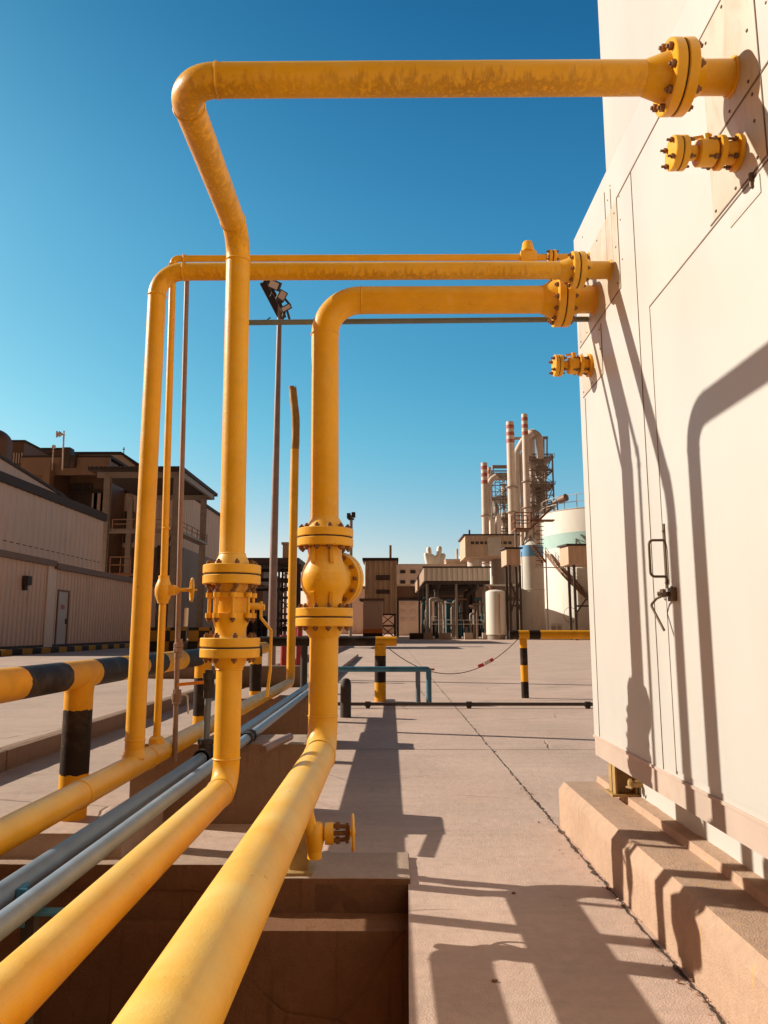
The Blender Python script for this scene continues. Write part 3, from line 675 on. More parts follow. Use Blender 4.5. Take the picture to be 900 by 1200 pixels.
BA = (-1.165, .615); BB = (-1.06, .605)
pa = thing('blue_pipe', 'darker blue grey pipe with valve stem, next to the yellow header', 'pipe', (BA[0], 4.9, .5))
bm = NB(); tube(bm, [(BA[0], -1.5, BA[1]), (BA[0], 4.86, BA[1])], .036, 26); finish('near_pipe', bm, M['darkblue'], pa)
bm = NB(); tube(bm, [(BA[0], 4.95, BA[1]), (BA[0], 16, BA[1])], .032, 22); finish('far_pipe', bm, M['blue'], pa)
bm = NB(); cyl(bm, (BA[0], 4.80, BA[1]), (BA[0], 5.02, BA[1]), .047, 20); cyl(bm, (BA[0], 4.80, BA[1]), (BA[0], 4.83, BA[1]), .054, 20); cyl(bm, (BA[0], 4.91, BA[1]), (BA[0], 4.91, BA[1]+.09), .045, 18); cyl(bm, (BA[0], 4.91, BA[1]+.075), (BA[0], 4.91, BA[1]+.10), .053, 18); finish('tee', bm, M['iron'], pa)
bm = NB(); cyl(bm, (BA[0], 4.91, BA[1]+.09), (BA[0]+.004, 4.91, .97), .0215, 16); finish('riser', bm, M['darkblue'], pa)
bm = NB(); c = Vector((BA[0]+.004, 4.91, .97)); cyl(bm, c, c+Vector((0, 0, .05)), .032, 8); cyl(bm, c+Vector((0, 0, .05)), c+Vector((0, 0, .115)), .036, 14); cyl(bm, c+Vector((0, 0, .115)), c+Vector((0, 0, .155)), .04, 8); cyl(bm, c+Vector((0, 0, .155)), c+Vector((0, 0, .175)), .026, 12)
cyl(bm, c+Vector((0, -.04, .08)), c+Vector((0, -.05, .08)), .02, 8); tv = finish('top_valve', bm, M['iron'], pa)
bm = NB(); bar(bm, c+Vector((-.02, -.045, .10)), c+Vector((-.185, -.05, .085)), .010, .020); finish('lever', bm, M['orange'], tv)
pb = thing('blue_pipe', 'lighter blue grey pipe with coupling, on the walkway side of the pair', 'pipe', (BB[0], 4.9, .5))
bm = NB(); tube(bm, [(BB[0], -1.5, BB[1]), (BB[0], 16, BB[1])], .0335, 26); finish('pipe', bm, M['blue'], pb)
bm = NB(); cyl(bm, (BB[0], 5.72, BB[1]), (BB[0], 5.80, BB[1]), .045, 18); cyl(bm, (BB[0], 5.86, BB[1]), (BB[0], 5.90, BB[1]), .05, 8); cyl(bm, (BB[0], 5.80, BB[1]), (BB[0], 5.86, BB[1]), .04, 18); finish('coupling', bm, M['iron'], pb)
p6 = thing('thin_pipe', 'thin dark grey conduit behind the ball valve riser, bending across to the wall', 'pipe', (-1.11, 4.905, .6))
bm = NB(); tube(bm, fillet([(-1.075, 4.905, .60), (-1.118, 4.905, 3.49), (XW+.02, 4.905, 3.508)], .03, 5), .0185, 16); finish('pipe', bm, M['conduit'], p6)
bm = NB(); cyl(bm, (-1.075, 4.905, .595), (-1.075, 4.905, .70), .03, 12); cyl(bm, (-1.111, 4.905, 3.41), (-1.111, 4.905, 3.45), .026, 12); finish('coupling', bm, M['iron'], p6)
# brackets and a loose offcut
for i, (x0, x1, lab) in enumerate(((-1.245, -1.205, 'black angle bracket against the darker blue grey pipe, low at the left edge'), (-1.125, -1.095, 'small teal angle bracket between the two blue grey pipes'))):
    br = thing('pipe_bracket', lab, 'bracket', (x0, 2.45, PZ))
    bm = NB(); box(bm, x0, x1, 2.40, 2.405, .52, .628); box(bm, x0, x0+.005, 2.405, 2.47, .52, .628); box(bm, x0, x1+.1, 2.42, 2.47, .545, .553); finish('angle', bm, M['iron'] if i == 0 else M['bluerail'], br)
    bm = NB(); box(bm, x0+.01, x0+.05, 2.42, 2.46, PZ, .545); finish('post', bm, M['iron'], br)
bm = NB(); lathe(bm, (-.86, 5.25, .60), (.14, .82, .0), [(0, .020), (0, .027), (.62, .027), (.62, .02)], 18)
tag(finish('pipe_offcut', bm, M['rustpipe'], loc=(-.86, 5.25, .58)), 'short rusty open-ended pipe stub between the two big valve risers', 'pipe')
# capped valves sticking out of the wall
def capped(label, y, z, s, x1):
    t = thing('capped_valve', label, 'valve', (XW, y, z))
    L = XW-x1; a = (-1, 0, 0); O = Vector((XW, y, z))
    bm = NB(); lathe(bm, O, a, [(-.01, .062*s), (.004, .075*s), (.02*s, .075*s), (.022*s, .05*s), (L*.30, .042*s)], 28); disc(bm, O, a, L*.24, L*.33, .070*s, .003); finish('base', bm, M['yellow'], t)
    bm = NB(); disc(bm, O, a, L*.345, L*.62, .056*s, .006); cyl(bm, O+Vector((-L*.60, 0, 0)), O+Vector((-L*.80, 0, 0)), .031*s, 20); b = finish('body', bm, M['yellow'], t)
    bm = NB(); disc(bm, O, a, L*.78, L*.87, .071*s, .003); disc(bm, O, a, L*.885, L*.99, .071*s, .003); f = finish('blind_flange', bm, M['yellow'], t)
    bm = NB(); disc(bm, O, a, L*.868, L*.887, .067*s, .001); finish('gasket', bm, M['gasket'], f)
    bolts(f, O+Vector((-L*.885, 0, 0)), a, L*.115, .053*s, 4, .011*s, .012, .5)
    bolts(t, O+Vector((-L*.25, 0, 0)), a, L*.12, .056*s, 4, .012*s, .02, .5)
    bm = NB(); cyl(bm, O+Vector((-L*.45, 0, .05*s)), O+Vector((-L*.45, 0, .085*s)), .016*s, 8); bar(bm, O+Vector((-L*.38, 0, .082*s)), O+Vector((-L*.66, .01, .074*s)), .014*s, .010*s); finish('lever', bm, M['yellow'], b)
capped('small yellow capped valve on the wall under the highest overhead pipe', 2.70, 3.245, .92, 1.10)
capped('small yellow capped valve low on the wall under the thick pipe flange', 4.905, 3.175, 1.05, 1.115)

# ------------------------------------------------------------------ striped barriers
b1 = thing('pipe_barrier', 'black and yellow striped pipe barrier along the road kerb on the left', 'barrier', (-2.14, 5.3, 0), 'black and yellow pipe barriers')
m = stripe_paint('road_barrier_rail_paint', 'Y', [v-5.3 for v in (2.05, 2.6, 3.2, 3.82, 4.38, 4.96, 5.47, 6.04, 6.54, 7.1, 7.8, 8.5, 9.15, 9.8, 10.4, 11.0, 11.6, 12.2)], YS, BS, .02)
# the list starts yellow before 2.6
bm = NB(); tube(bm, [(-2.14, 3.0, 1.095), (-2.14, 13, 1.095)], .095, 32)
for yy in (5.28, 8.75, 12.2): tube(bm, [(-2.14, yy, .98), (-2.14, yy, 1.08)], .097, 32, True)
finish('rail', bm, m, b1)
m2 = stripe_paint('road_barrier_post_paint', 'Z', [.44, .86], YS, BS, .018)
for yy in (5.28, 8.75, 12.2):
    bm = NB(); tube(bm, [(-2.14, yy, .14), (-2.14, yy, 1.0)], .0945, 30); finish('post', bm, m2, b1)
b2 = thing('pipe_barrier', 'black pipe barrier with yellow end tee, behind the check valve', 'barrier', (-.205, 15.2, 0), 'black and yellow pipe barriers')
m = stripe_paint('far_barrier_rail_paint', 'X', [-.085], BS, YS, .01)
bm = NB(); tube(bm, [(-2.6, 15.2, 1.17), (.13, 15.2, 1.17)], .095, 24); finish('rail', bm, m, b2)
m = stripe_paint('far_barrier_post_paint', 'Z', [.37, .89], YS, BS, .01)
bm = NB(); tube(bm, [(-.195, 15.2, 0), (-.195, 15.2, 1.10)], .112, 24); finish('post', bm, m, b2)
bm = NB(); tube(bm, [(-1.71, 15.2, 0), (-1.71, 15.2, 1.10)], .07, 20); finish('post', bm, M['iron'], b2)
b3 = thing('pipe_barrier', 'black and yellow pipe barrier on a slim post beside the enclosure', 'barrier', (2.8, 15.98, 0), 'black and yellow pipe barriers')
m = stripe_paint('right_barrier_rail_paint', 'X', [-.11, .11, .345, 1.9, 2.5], BS, YS, .01)
bm = NB(); tube(bm, [(2.50, 15.98, 1.295), (6.2, 15.98, 1.295)], .093, 24); finish('rail', bm, m, b3)
m = stripe_paint('right_barrier_post_paint', 'Z', [.333, .67, 1.02], BS, YS, .01)
for x in (2.80, 5.6):
    bm = NB(); tube(bm, [(x, 15.98, 0), (x-.01, 15.98, 1.25)], .077, 22); finish('post', bm, m, b3)
# low teal rail, ground pipe, bollard
t = thing('low_rail', 'low teal blue tube rail on two legs crossing the walkway', 'rail', (.6, 14.3, 0))
bm = NB(); tube(bm, fillet([(.735, 14.6, 0), (.735, 14.6, .655), (-1.1, 14.6, .655)], .05, 4), .052, 16); finish('tube', bm, M['bluerail'], t)
bm = NB(); tube(bm, [(.54, 14.9, 0), (.54, 14.9, .62)], .048, 14); bar(bm, (.54, 14.9, .63), (.54, 14.6, .65), .05); finish('leg', bm, M['darkblue'], t)
t = thing('ground_pipe', 'thin rusty pipe lying across the far end of the walkway', 'pipe', (1.4, 13.9, 0))
bm = NB(); tube(bm, [(-2.0, 13.9, .075), (6.5, 13.9, .075)], .03, 14); finish('pipe', bm, M['darksteel'], t)
for x in (1.42, 3.55, -.4):
    bm = NB(); cyl(bm, (x-.05, 13.9, .075), (x+.05, 13.9, .075), .048, 12); box(bm, x-.035, x+.035, 13.85, 13.95, 0, .05); finish('clamp', bm, M['iron'], t)
bm = NB(); lathe(bm, (-.72, 12.5, 0), (0, 0, 1), [(0, .088), (.50, .088), (.58, .075), (.61, .045), (.62, 0)], 24); tag(finish('bollard', bm, M['iron'], loc=(-.72, 12.5, 0)), 'short dark round-topped bollard peeking out right of the check valve pipe', 'bollard')
t = thing('hydrant', 'red standpipe pair behind the yellow vent pipe', 'hydrant', (-2.75, 21, 0))
for x, z in ((-2.93, 1.15), (-2.50, 1.45)):
    bm = NB(); cyl(bm, (x, 21, 0), (x, 21, z), .085, 16); cyl(bm, (x, 21, z), (x, 21, z+.10), .11, 16); cyl(bm, (x, 21, .35), (x, 21, .42), .12, 16); finish('standpipe', bm, M['red'], t)
bm = NB(); box(bm, -5.4, -2.0, 17.0, 17.3, 0, .60, .02); rough(bm, .006, 3, length=.4); tag(finish('low_wall', bm, M['kerb'], loc=(-3.5, 17.1, 0)), 'low grey concrete wall between the striped barrier and the red standpipes', 'wall')
# barrier chain with tape
t = thing('barrier_chain', 'sagging chain with red and white tape between the two far barriers', 'chain', (1.3, 15.4, .5))
A, B = Vector((-.05, 15.2, 1.05)), Vector((2.70, 16.0, 1.22)); pts = []
for k in range(41):
    q = k/40; p = A.lerp(B, q); p.z -= .62*4*q*(1-q); pts.append(p)
bm = NB(); tube(bm, pts, .008, 6); finish('chain', bm, M['darksteel'], t)
for i in (12, 27, 29, 30):
    bm = NB(); a, b = pts[i], pts[i+1]; bar(bm, a+Vector((0, -.015, .03)), b+Vector((.05, -.02, .045)), .006, .07 if i > 20 else .04); finish('tape', bm, M['tape_red'] if i != 29 else M['tape_white'], t)

# ------------------------------------------------------------------ the plant in the distance
P_, W_ = R(8.9), R(.456)
def at(u, v, Y):
    """world point seen in direction (u, v) of the survey photo, at ground distance Y"""
    a, b = (u-450)/880., (600-v)/880.; cp, sp = math.cos(P_), math.sin(P_); cy, sy = math.cos(W_), math.sin(W_)
    d = (cy*a-sy*(cp-b*sp), sy*a+cy*(cp-b*sp), sp+b*cp)
    return Vector((d[0]*Y/d[1], Y, 1.4+d[2]*Y/d[1]))
def span(u0, u1, v0, v1, Y):     # x0, x1, ztop, zbottom
    vm = (v0+v1)/2
    return at(u0, vm, Y).x, at(u1, vm, Y).x, at((u0+u1)/2, v0, Y).z, at((u0+u1)/2, v1, Y).z
def part(name, m, parent, fn, **k):
    bm = NB(); fn(bm); return finish(name, bm, M[m] if isinstance(m, str) else m, parent, **k)
def railing(bm, pts, h, r, posts=1.5):
    for a, b in zip(pts, pts[1:]):
        a, b = Vector(a), Vector(b); n = max(1, int((b-a).length/posts))
        for z in (h, h*.5): cyl(bm, a+Vector((0, 0, z)), b+Vector((0, 0, z)), r, 6)
        for k in range(n+1): p = a.lerp(b, k/n); cyl(bm, p, p+Vector((0, 0, h)), r, 6)
def truss(bm, x0, x1, y0, y1, z0, z1, n, w, br=True):
    for x in (x0, x1):
        for y in (y0, y1): bar(bm, (x, y, z0), (x, y, z1), w)
    for k in range(n+1):
        z = z0+(z1-z0)*k/n
        bar(bm, (x0, y0, z), (x1, y0, z), w*.8); bar(bm, (x0, y1, z), (x1, y1, z), w*.8); bar(bm, (x0, y0, z), (x0, y1, z), w*.8); bar(bm, (x1, y0, z), (x1, y1, z), w*.8)
        if k < n and br:
            z2 = z0+(z1-z0)*(k+1)/n; a, b = ((x0, x1) if k % 2 else (x1, x0))
            bar(bm, (a, y0, z), (b, y0, z2), w*.55); bar(bm, (b, y0, z), (a, y0, z2), w*.4); bar(bm, (x1, y0 if k % 2 else y1, z), (x1, y1 if k % 2 else y0, z2), w*.55)

# floodlight mast and small lamp mast
fl = thing('floodlight_mast', 'tall grey floodlight mast with tilted lamp frame between the yellow pipes', 'light mast', (-3.44, 22, 0))
def f_(bm): tube(bm, [(-3.42, 22, 0), (-3.42, 22, 5), (-3.41, 22, 11.75)], .1, 20, True, [.128, .11, .066])
part('pole', mat('mast_paint', (.30, .21, .18), .5), fl, f_)
a0, a1 = at(309, 331, 22), at(331, 373, 22)
part('lamp_frame', 'iron', fl, lambda bm: (bar(bm, a0, a1, .26, .10, (0, 1, 0)), bar(bm, a0+Vector((.12, -.3, .02)), a1+Vector((.10, -.3, .05)), .10, .06, (0, 1, 0)), bar(bm, a0+Vector((0, 0, 0)), a0+Vector((.12, -.3, .02)), .08), bar(bm, a1, a1+Vector((.10, -.3, .05)), .08), bar(bm, at(317, 372, 22), at(313, 375, 22), .03)))
def floodlight(c, ang, w, h):
    rot = Matrix.Translation(c) @ Matrix.Rotation(ang, 4, 'Y') @ Matrix.Rotation(R(24), 4, 'X')
    bm = NB(); box(bm, -w/2, w/2, -.09, .09, -h/2, h/2, .02); lathe(bm, (0, .09, 0), (0, 1, 0), [(0, h*.42), (.12, h*.25), (.16, h*.2)], 4); bar(bm, (0, .06, -h/2), (-.05, .16, -h/2-.25), .05)
    bmesh.ops.transform(bm, matrix=rot, verts=bm.verts); L = finish('floodlight', bm, M['iron'], fl)
    bm = NB(); box(bm, -w/2+.035, w/2-.035, -.098, -.088, -h/2+.035, h/2-.035); bmesh.ops.transform(bm, matrix=rot, verts=bm.verts); finish('lamp_glass', bm, M['lampglass'], L)
floodlight(at(322, 334, 21.6), R(26), .36, .27); floodlight(at(330, 347, 21.6), R(-65), .32, .26); floodlight(at(335, 361, 21.6), R(-30), .34, .18)
lm = thing('lamp_mast', 'slim far lamp mast with small head, right of the check valve pipe', 'light mast', (-4, 75, 0))
q = at(411.5, 604, 75)
part('pole', 'greysteel', lm, lambda bm: tube(bm, [(q.x, 75, 0), (q.x, 75, q.z)], .17, 10))
part('lamp_head', 'iron', lm, lambda bm: (box(bm, q.x-.42, q.x-.05, 74.7, 75.3, q.z-.3, q.z+.2), box(bm, q.x+.05, q.x+.42, 74.7, 75.3, q.z-.2, q.z+.3), box(bm, q.x-.3, q.x+.3, 74.8, 75.2, q.z-.45, q.z-.3)))

# --- left: annex with corrugated wall
an = thing('annex_building', 'low ribbed metal annex with pale door, across the road at far left', 'building', (-19, 43, .33))
AX = -18.0
part('roof', 'brown', an, lambda bm: (box(bm, AX-6, AX+.25, 33.5, 39.9, 4.72, 5.02), box(bm, AX-6, AX+.30, 39.9, 58, 4.60, 4.92)))
part('wall', 'tin', an, lambda bm: (corrugated(bm, (AX, 33.6), (AX, 39.2), .33, 4.75, .42, .05, (1, 0)), corrugated(bm, (AX, 40.2), (AX, 40.62), .33, 4.65, .3, .05, (1, 0)), corrugated(bm, (AX, 42.1), (AX, 57.9), .33, 4.65, .42, .05, (1, 0)), corrugated(bm, (AX, 40.62), (AX, 42.1), 3.55, 4.65, .42, .05, (1, 0)), box(bm, AX-5.8, AX-.05, 33.6, 57.9, .33, 4.6)), smooth=False)
part('corner_post', 'tin2', an, lambda bm: box(bm, AX-.1, AX+.12, 39.2, 40.2, .33, 4.72))
d = part('door', 'doorpaint', an, lambda bm: box(bm, AX-.02, AX+.04, 40.72, 42.0, .36, 3.45))
part('frame', 'brown', d, lambda bm: (box(bm, AX-.02, AX+.09, 40.62, 40.72, .34, 3.55), box(bm, AX-.02, AX+.09, 42.0, 42.1, .34, 3.55), box(bm, AX-.02, AX+.09, 40.72, 42.0, 3.45, 3.55)))
part('notice', 'signred', d, lambda bm: box(bm, AX+.04, AX+.05, 41.15, 41.6, 2.5, 2.75))
part('handle', 'iron', d, lambda bm: box(bm, AX+.04, AX+.10, 41.8, 41.88, 1.7, 2.0))
part('wall_lamp', 'iron', an, lambda bm: (box(bm, AX+.05, AX+.35, 36.55, 37.0, 3.55, 4.0, .03), box(bm, AX+.05, AX+.2, 36.65, 36.9, 3.3, 3.56, .02)))
part('plinth_band', 'roofdark', an, lambda bm: box(bm, AX+.02, AX+.10, 33.6, 57.9, .34, .62))
ks = stripe_paint('striped_kerb_paint', 'Y', [.9*k for k in range(1, 24)], BS, tuple(v*.6 for v in YS), .03)
bm = NB(); box(bm, -16.3, -15.8, 30, 52, .325, .58, .03); tag(finish('striped_kerb', bm, ks, loc=(-16, 30, .33)), 'low black and yellow striped kerb in front of the ribbed annex', 'kerb')
# chequered blocks
def check_mat():
    m, nt, b = nodes_of('chequer_paint'); ck = nt.nodes.new('ShaderNodeTexChecker'); ck.inputs['Scale'].default_value = 1.9
    nt.links.new(scaled(nt, objc(nt), (1, 1, 1), (.02, .013, .03)), ck.inputs[0]); ck.inputs[1].default_value = BS+(1,); ck.inputs[2].default_value = (.5, .25, .02, 1)
    nt.links.new(ck.outputs[0], b.inputs['Base Color']); b.inputs['Roughness'].default_value = .6; return m
CK = check_mat()
for i, (x0, x1, lab) in enumerate(((-12.0, -10.2, 'leftmost black and yellow chequered concrete block beyond the road'), (-10.05, -8.9, 'middle black and yellow chequered concrete block beyond the road'), (-8.75, -7.2, 'rightmost black and yellow chequered concrete block beyond the road'))):
    bm = NB(); x0_, x1_ = x0, x1
    ring = [(-.32, 0), (-.30, .35), (-.16, .55), (-.13, 1.18), (.13, 1.18), (.16, .55), (.30, .35), (.32, 0)]
    A_ = [bm.verts.new((x0, 38+d_, .33+z_)) for d_, z_ in ring]; B_ = [bm.verts.new((x1, 38+d_, .33+z_)) for d_, z_ in ring]
    for k in range(8): bm.faces.new((A_[k], A_[(k+1) % 8], B_[(k+1) % 8], B_[k]))
    bm.faces.new(A_[::-1]); bm.faces.new(B_); bmesh.ops.recalc_face_normals(bm, faces=bm.faces)
    tag(finish('chequered_block', bm, CK, loc=(x0, 38, .33), sharp=20), lab, 'block', 'chequered road blocks')

# long wall behind the annex
lw = thing('factory_building', 'long pale clad factory hall rising behind the ribbed annex', 'building', (-33, 70, .33))
LX = -31.5
def sl(bm, x0, x1, y0, y1, za0, zb0, za1, zb1):
    v = [bm.verts.new(p) for p in ((x0, y0, za0), (x1, y0, za0), (x1, y1, za1), (x0, y1, za1), (x0, y0, zb0), (x1, y0, zb0), (x1, y1, zb1), (x0, y1, zb1))]
    for f in ((3, 2, 1, 0), (4, 5, 6, 7), (0, 1, 5, 4), (1, 2, 6, 5), (2, 3, 7, 6), (3, 0, 4, 7)): bm.faces.new([v[i] for i in f])
part('wall', 'tin2', lw, lambda bm: (corrugated(bm, (LX, 56), (LX, 81.5), .33, 13.2, 1.1, .06, (1, 0)), box(bm, LX-7, LX-.05, 56, 81.5, .33, 13.1)), smooth=False)
part('sheet_joint', 'darksteel', lw, lambda bm: box(bm, LX, LX+.03, 56, 81.5, 8.55, 8.62))
part('roof', 'roofdark', lw, lambda bm: sl(bm, LX-7.4, LX+.35, 55.8, 81.7, 13.2, 13.95, 13.15, 14.0))
pr = thing('rooftop_block', 'pale parapet block standing on the factory hall roof at far left', 'building', (-36, 64, 13.9))
x0, x1, zt, zb = span(-14, 61, 548, 580, 74); qe = at(61, 566, 74)
part('wall', 'tin2', pr, lambda bm: sl(bm, -44, -32.2, 58, 73, 13.4, 15.6, 13.4, 14.25))
part('coping', 'roofdark', pr, lambda bm: sl(bm, -44.2, -32.05, 57.8, 73.2, 15.6, 15.85, 14.25, 14.5))
x0, x1, zt, zb = span(28, 128, 538, 612, 100)
sh = thing('factory_building', 'dark brown open loading block with deep shaded bay, behind the pale hall', 'building', ((x0+x1)/2, 104, .33))
part('wall', 'brown', sh, lambda bm: (box(bm, x0, x1, 106, 118, .33, zt-.4), box(bm, x0, at(60, 560, 100).x, 100, 106, .33, zt-.3), box(bm, x1-.6, x1, 100, 106, .33, zt-.3)), smooth=False)
part('fascia', 'bay', sh, lambda bm: box(bm, x0-.2, x1+.2, 99, 99.5, at(60, 558, 100).z, zt))
part('roof', 'roofdark', sh, lambda bm: box(bm, x0-.3, x1+.3, 99.2, 118, zt, zt+.35))
part('pier', 'bay', sh, lambda bm: box(bm, at(53, 545, 98).x, at(61, 545, 98).x, 97.5, 98.8, .33, at(57, 543, 98).z))
part('shutter', 'darksteel', sh, lambda bm: corrugated(bm, (at(72, 580, 105).x, 105.9), (at(105, 580, 105).x, 105.9), .33, at(90, 565, 105).z, .5, .08, (0, -1)))
x0, x1, zt, zb = span(10, 75, 527, 560, 125); x2, x3, z2, z3 = span(10, 27, 518, 560, 115)
bk = thing('factory_building', 'brown stepped block under the dome at the left edge', 'building', (x0, 120, .33))
part('wall', 'brown', bk, lambda bm: (box(bm, x0, x1, 125, 135, .33, zt), box(bm, x2, x3, 115, 124, .33, z2)), smooth=False)
part('roof', 'roofdark', bk, lambda bm: (box(bm, x0-.2, x1+.2, 124.8, 135.2, zt, zt+.3), box(bm, x2-.1, x3+.2, 114.8, 124.2, z2, z2+.3)))
w_ = part('window', 'window', bk, lambda bm: box(bm, at(17, 535, 115).x, at(26, 535, 115).x, 114.9, 115, at(20, 543, 115).z, at(20, 531, 115).z))
part('frame', 'palesteel', w_, lambda bm: [bar(bm, (at(u, 535, 115).x, 114.85, at(20, 543, 115).z), (at(u, 535, 115).x, 114.85, at(20, 531, 115).z), .18) for u in (17, 20, 23, 26)])
dc = at(-8, 520, 110); rr = at(12.5, 520, 110).x-dc.x
bm = NB(); lathe(bm, (dc.x, 110, .33), (0, 0, 1), [(0, rr), (dc.z-.33, rr)]+[(dc.z-.33+rr*.85*math.sin(k*math.pi/16), rr*math.cos(k*math.pi/16)) for k in range(1, 8)]+[(dc.z-.33+rr*.85, 0)], 40)
tag(finish('domed_silo', bm, M['brown'], loc=(dc.x, 110, .33), sharp=50), 'brown silo with rounded dome cut by the left picture edge', 'silo')
gx0, gx1, zt, zb = span(74, 142, 533, 560, 135); g2 = at(162, 548, 135)
gb = thing('factory_building', 'pale gabled hall with dark roof edge, behind the flat steel canopy', 'building', ((gx0+gx1)/2, 140, .33))
def gbl(bm):
    v = [(gx0, .33), (gx0, zt), (gx1, zt), (g2.x, g2.z), (g2.x, .33)]
    a_ = [bm.verts.new((x, 135, z)) for x, z in v]; b_ = [bm.verts.new((x, 165, z)) for x, z in v]
    for k in range(5): bm.faces.new((a_[k], b_[k], b_[(k+1) % 5], a_[(k+1) % 5]))
    bm.faces.new(a_); bm.faces.new(b_[::-1]); bmesh.ops.recalc_face_normals(bm, faces=bm.faces)
part('wall', 'tin2', gb, gbl, smooth=False)
part('roof', 'roofdark', gb, lambda bm: (box(bm, gx0-.2, gx1, 134.6, 165.4, zt+.01, zt+.5), sl(bm, gx1, g2.x+.5, 134.6, 165.4, zt, zt+.5, zt, zt+.5)) and [setattr(v.co, 'z', v.co.z-(zt-g2.z)-.15) for v in bm.verts if abs(v.co.x-g2.x-.5) < .01])
part('antenna', 'greysteel', gb, lambda bm: (cyl(bm, (at(145, 530, 135).x, 135, zt), (at(145, 530, 135).x, 135, at(145, 524, 135).z), .1, 6), box(bm, at(143.8, 530, 135).x, at(146, 530, 135).x, 134.9, 135.1, at(145, 527, 135).z, at(145, 526, 135).z)))
# siren mast
sm = thing('siren_mast', 'horn siren on a thin mast above the brown loading block roof', 'siren', (at(75, 535, 98).x, 98, 18))
q = at(75, 505, 98); qb = at(74, 538, 98)
part('pole', 'palesteel', sm, lambda bm: cyl(bm, (qb.x, 98, qb.z-1.5), (q.x, 98, q.z), .11, 8))
def hrn(bm):
    c = at(74.5, 509, 98); lathe(bm, c, (-1, -.25, 0), [(0, .14), (.25, .18), (.45, .38), (.55, .40)], 14); lathe(bm, c, (1, .25, 0), [(-.1, .15), (.05, .2), (.12, .28)], 14)
    c2 = at(68, 509, 98); lathe(bm, c2, (-1, -.3, 0), [(-.35, .14), (-.1, .22), (.1, .45), (.2, .47)], 14); bar(bm, c, c2, .08)
part('horn', 'palesteel', sm, hrn)
part('equipment_box', 'darksteel', sm, lambda bm: (box(bm, at(70, 530, 98).x, at(81, 530, 98).x, 98.3, 99.8, at(75, 538, 98).z-1, at(75, 523, 98).z, .2), box(bm, at(80, 530, 98).x, at(87, 530, 98).x, 98.4, 99.6, at(75, 538, 98).z-1, at(75, 532, 98).z, .2)))
bm = NB(); q = at(63, 521, 98); cyl(bm, (q.x, 98, at(63, 540, 98).z-1.3), (q.x, 98, q.z), .07, 6); box(bm, q.x-.2, q.x+.25, 97.9, 98.1, q.z-.5, q.z-.1); tag(finish('antenna_mast', bm, M['palesteel'], loc=(q.x, 98, 16)), 'short thin antenna mast just left of the siren mast', 'antenna')

# canopy with columns, gantry and stair
CY = 87.; c0 = at(114, 552, CY); c1 = at(215, 552, CY); zt = at(215, 548.5, CY).z; zb = at(215, 556, CY).z
ca = thing('steel_canopy', 'flat dark steel canopy on tall columns with gantry, left beyond the road', 'canopy', ((c0.x+c1.x)/2, 95, .33))
part('roof', 'roofdark', ca, lambda bm: (box(bm, c0.x-.8, c1.x+.2, CY-.8, 104, zb+.35, zt), corrugated(bm, (c0.x-.8, CY-.82), (c1.x+.2, CY-.82), zb+.6, zt+.05, .5, .06, (0, -1))))
part('beam', 'greysteel', ca, lambda bm: (box(bm, c0.x, c1.x, CY, CY+.35, zb-.35, zb+.33), box(bm, c1.x-.35, c1.x, CY+.36, 103, zb-.3, zb+.33), box(bm, c0.x, c1.x, 102.6, 103, zb-.3, zb+.32)))
for u, yy in ((121.5, CY), (204, CY), (236.5, 102.3), (150, 102.3)):
    q = at(u, 650, yy)
    part('column', 'greysteel', ca, lambda bm: (box(bm, q.x-.36, q.x+.36, yy-.30, yy-.24, .33, zb-.36), box(bm, q.x-.36, q.x+.36, yy+.24, yy+.30, .33, zb-.36), box(bm, q.x-.05, q.x+.05, yy-.24, yy+.24, .33, zb-.36)))
gz = at(160, 619, CY).z
part('gantry', 'greysteel', ca, lambda bm: (box(bm, c0.x+.4, c1.x-1.1, CY+.4, CY+2.0, gz-.35, gz), box(bm, c1.x-1.8, c1.x-.5, CY+2.0, 102, gz-.3, gz)))
part('railing', 'rust', ca, lambda bm: (railing(bm, [(c0.x+2, CY+.5, gz), (c1.x-1.2, CY+.5, gz)], 1.1, .05, 2), railing(bm, [(c1.x-.6, CY+2, gz), (c1.x-.6, 102, gz)], 1.1, .05, 2.5)))
def stair(bm, p0, p1, n, w, tr):
    p0, p1 = Vector(p0), Vector(p1); side = (p1-p0).cross(Vector((0, 0, 1))).normalized()*w/2
    for s in (-1, 1): bar(bm, p0+side*s, p1+side*s, .08, .28); bar(bm, p0+side*s+Vector((0, 0, 1)), p1+side*s+Vector((0, 0, 1)), .06)
    for k in range(n):
        p = p0.lerp(p1, (k+.5)/n); bar(bm, p-side, p+side, tr, .05)
q0, q1 = at(196, 735, 90), at(180, 625, 90)
part('stair', 'darksteel', ca, lambda bm: (stair(bm, (q0.x, 90, .33), (q1.x, 90.5, (gz+.33)/2), 14, 1.4, .3), stair(bm, (q1.x, 91.9, (gz+.33)/2), (q0.x, 91.5, gz), 14, 1.4, .3), box(bm, q1.x-1.4, q1.x+.1, 90, 92.2, (gz+.33)/2-.1, (gz+.33)/2)))
q0 = at(131, 672, CY+3); q1 = at(155, 672, CY+3); zr = at(140, 672, CY+3).z
part('landing', 'rust', ca, lambda bm: (box(bm, q0.x, q1.x, CY+2.2, CY+4.5, zr-.2, zr), railing(bm, [(q0.x, CY+2.3, zr), (q1.x, CY+2.3, zr)], 1.9, .05, 1.2)))
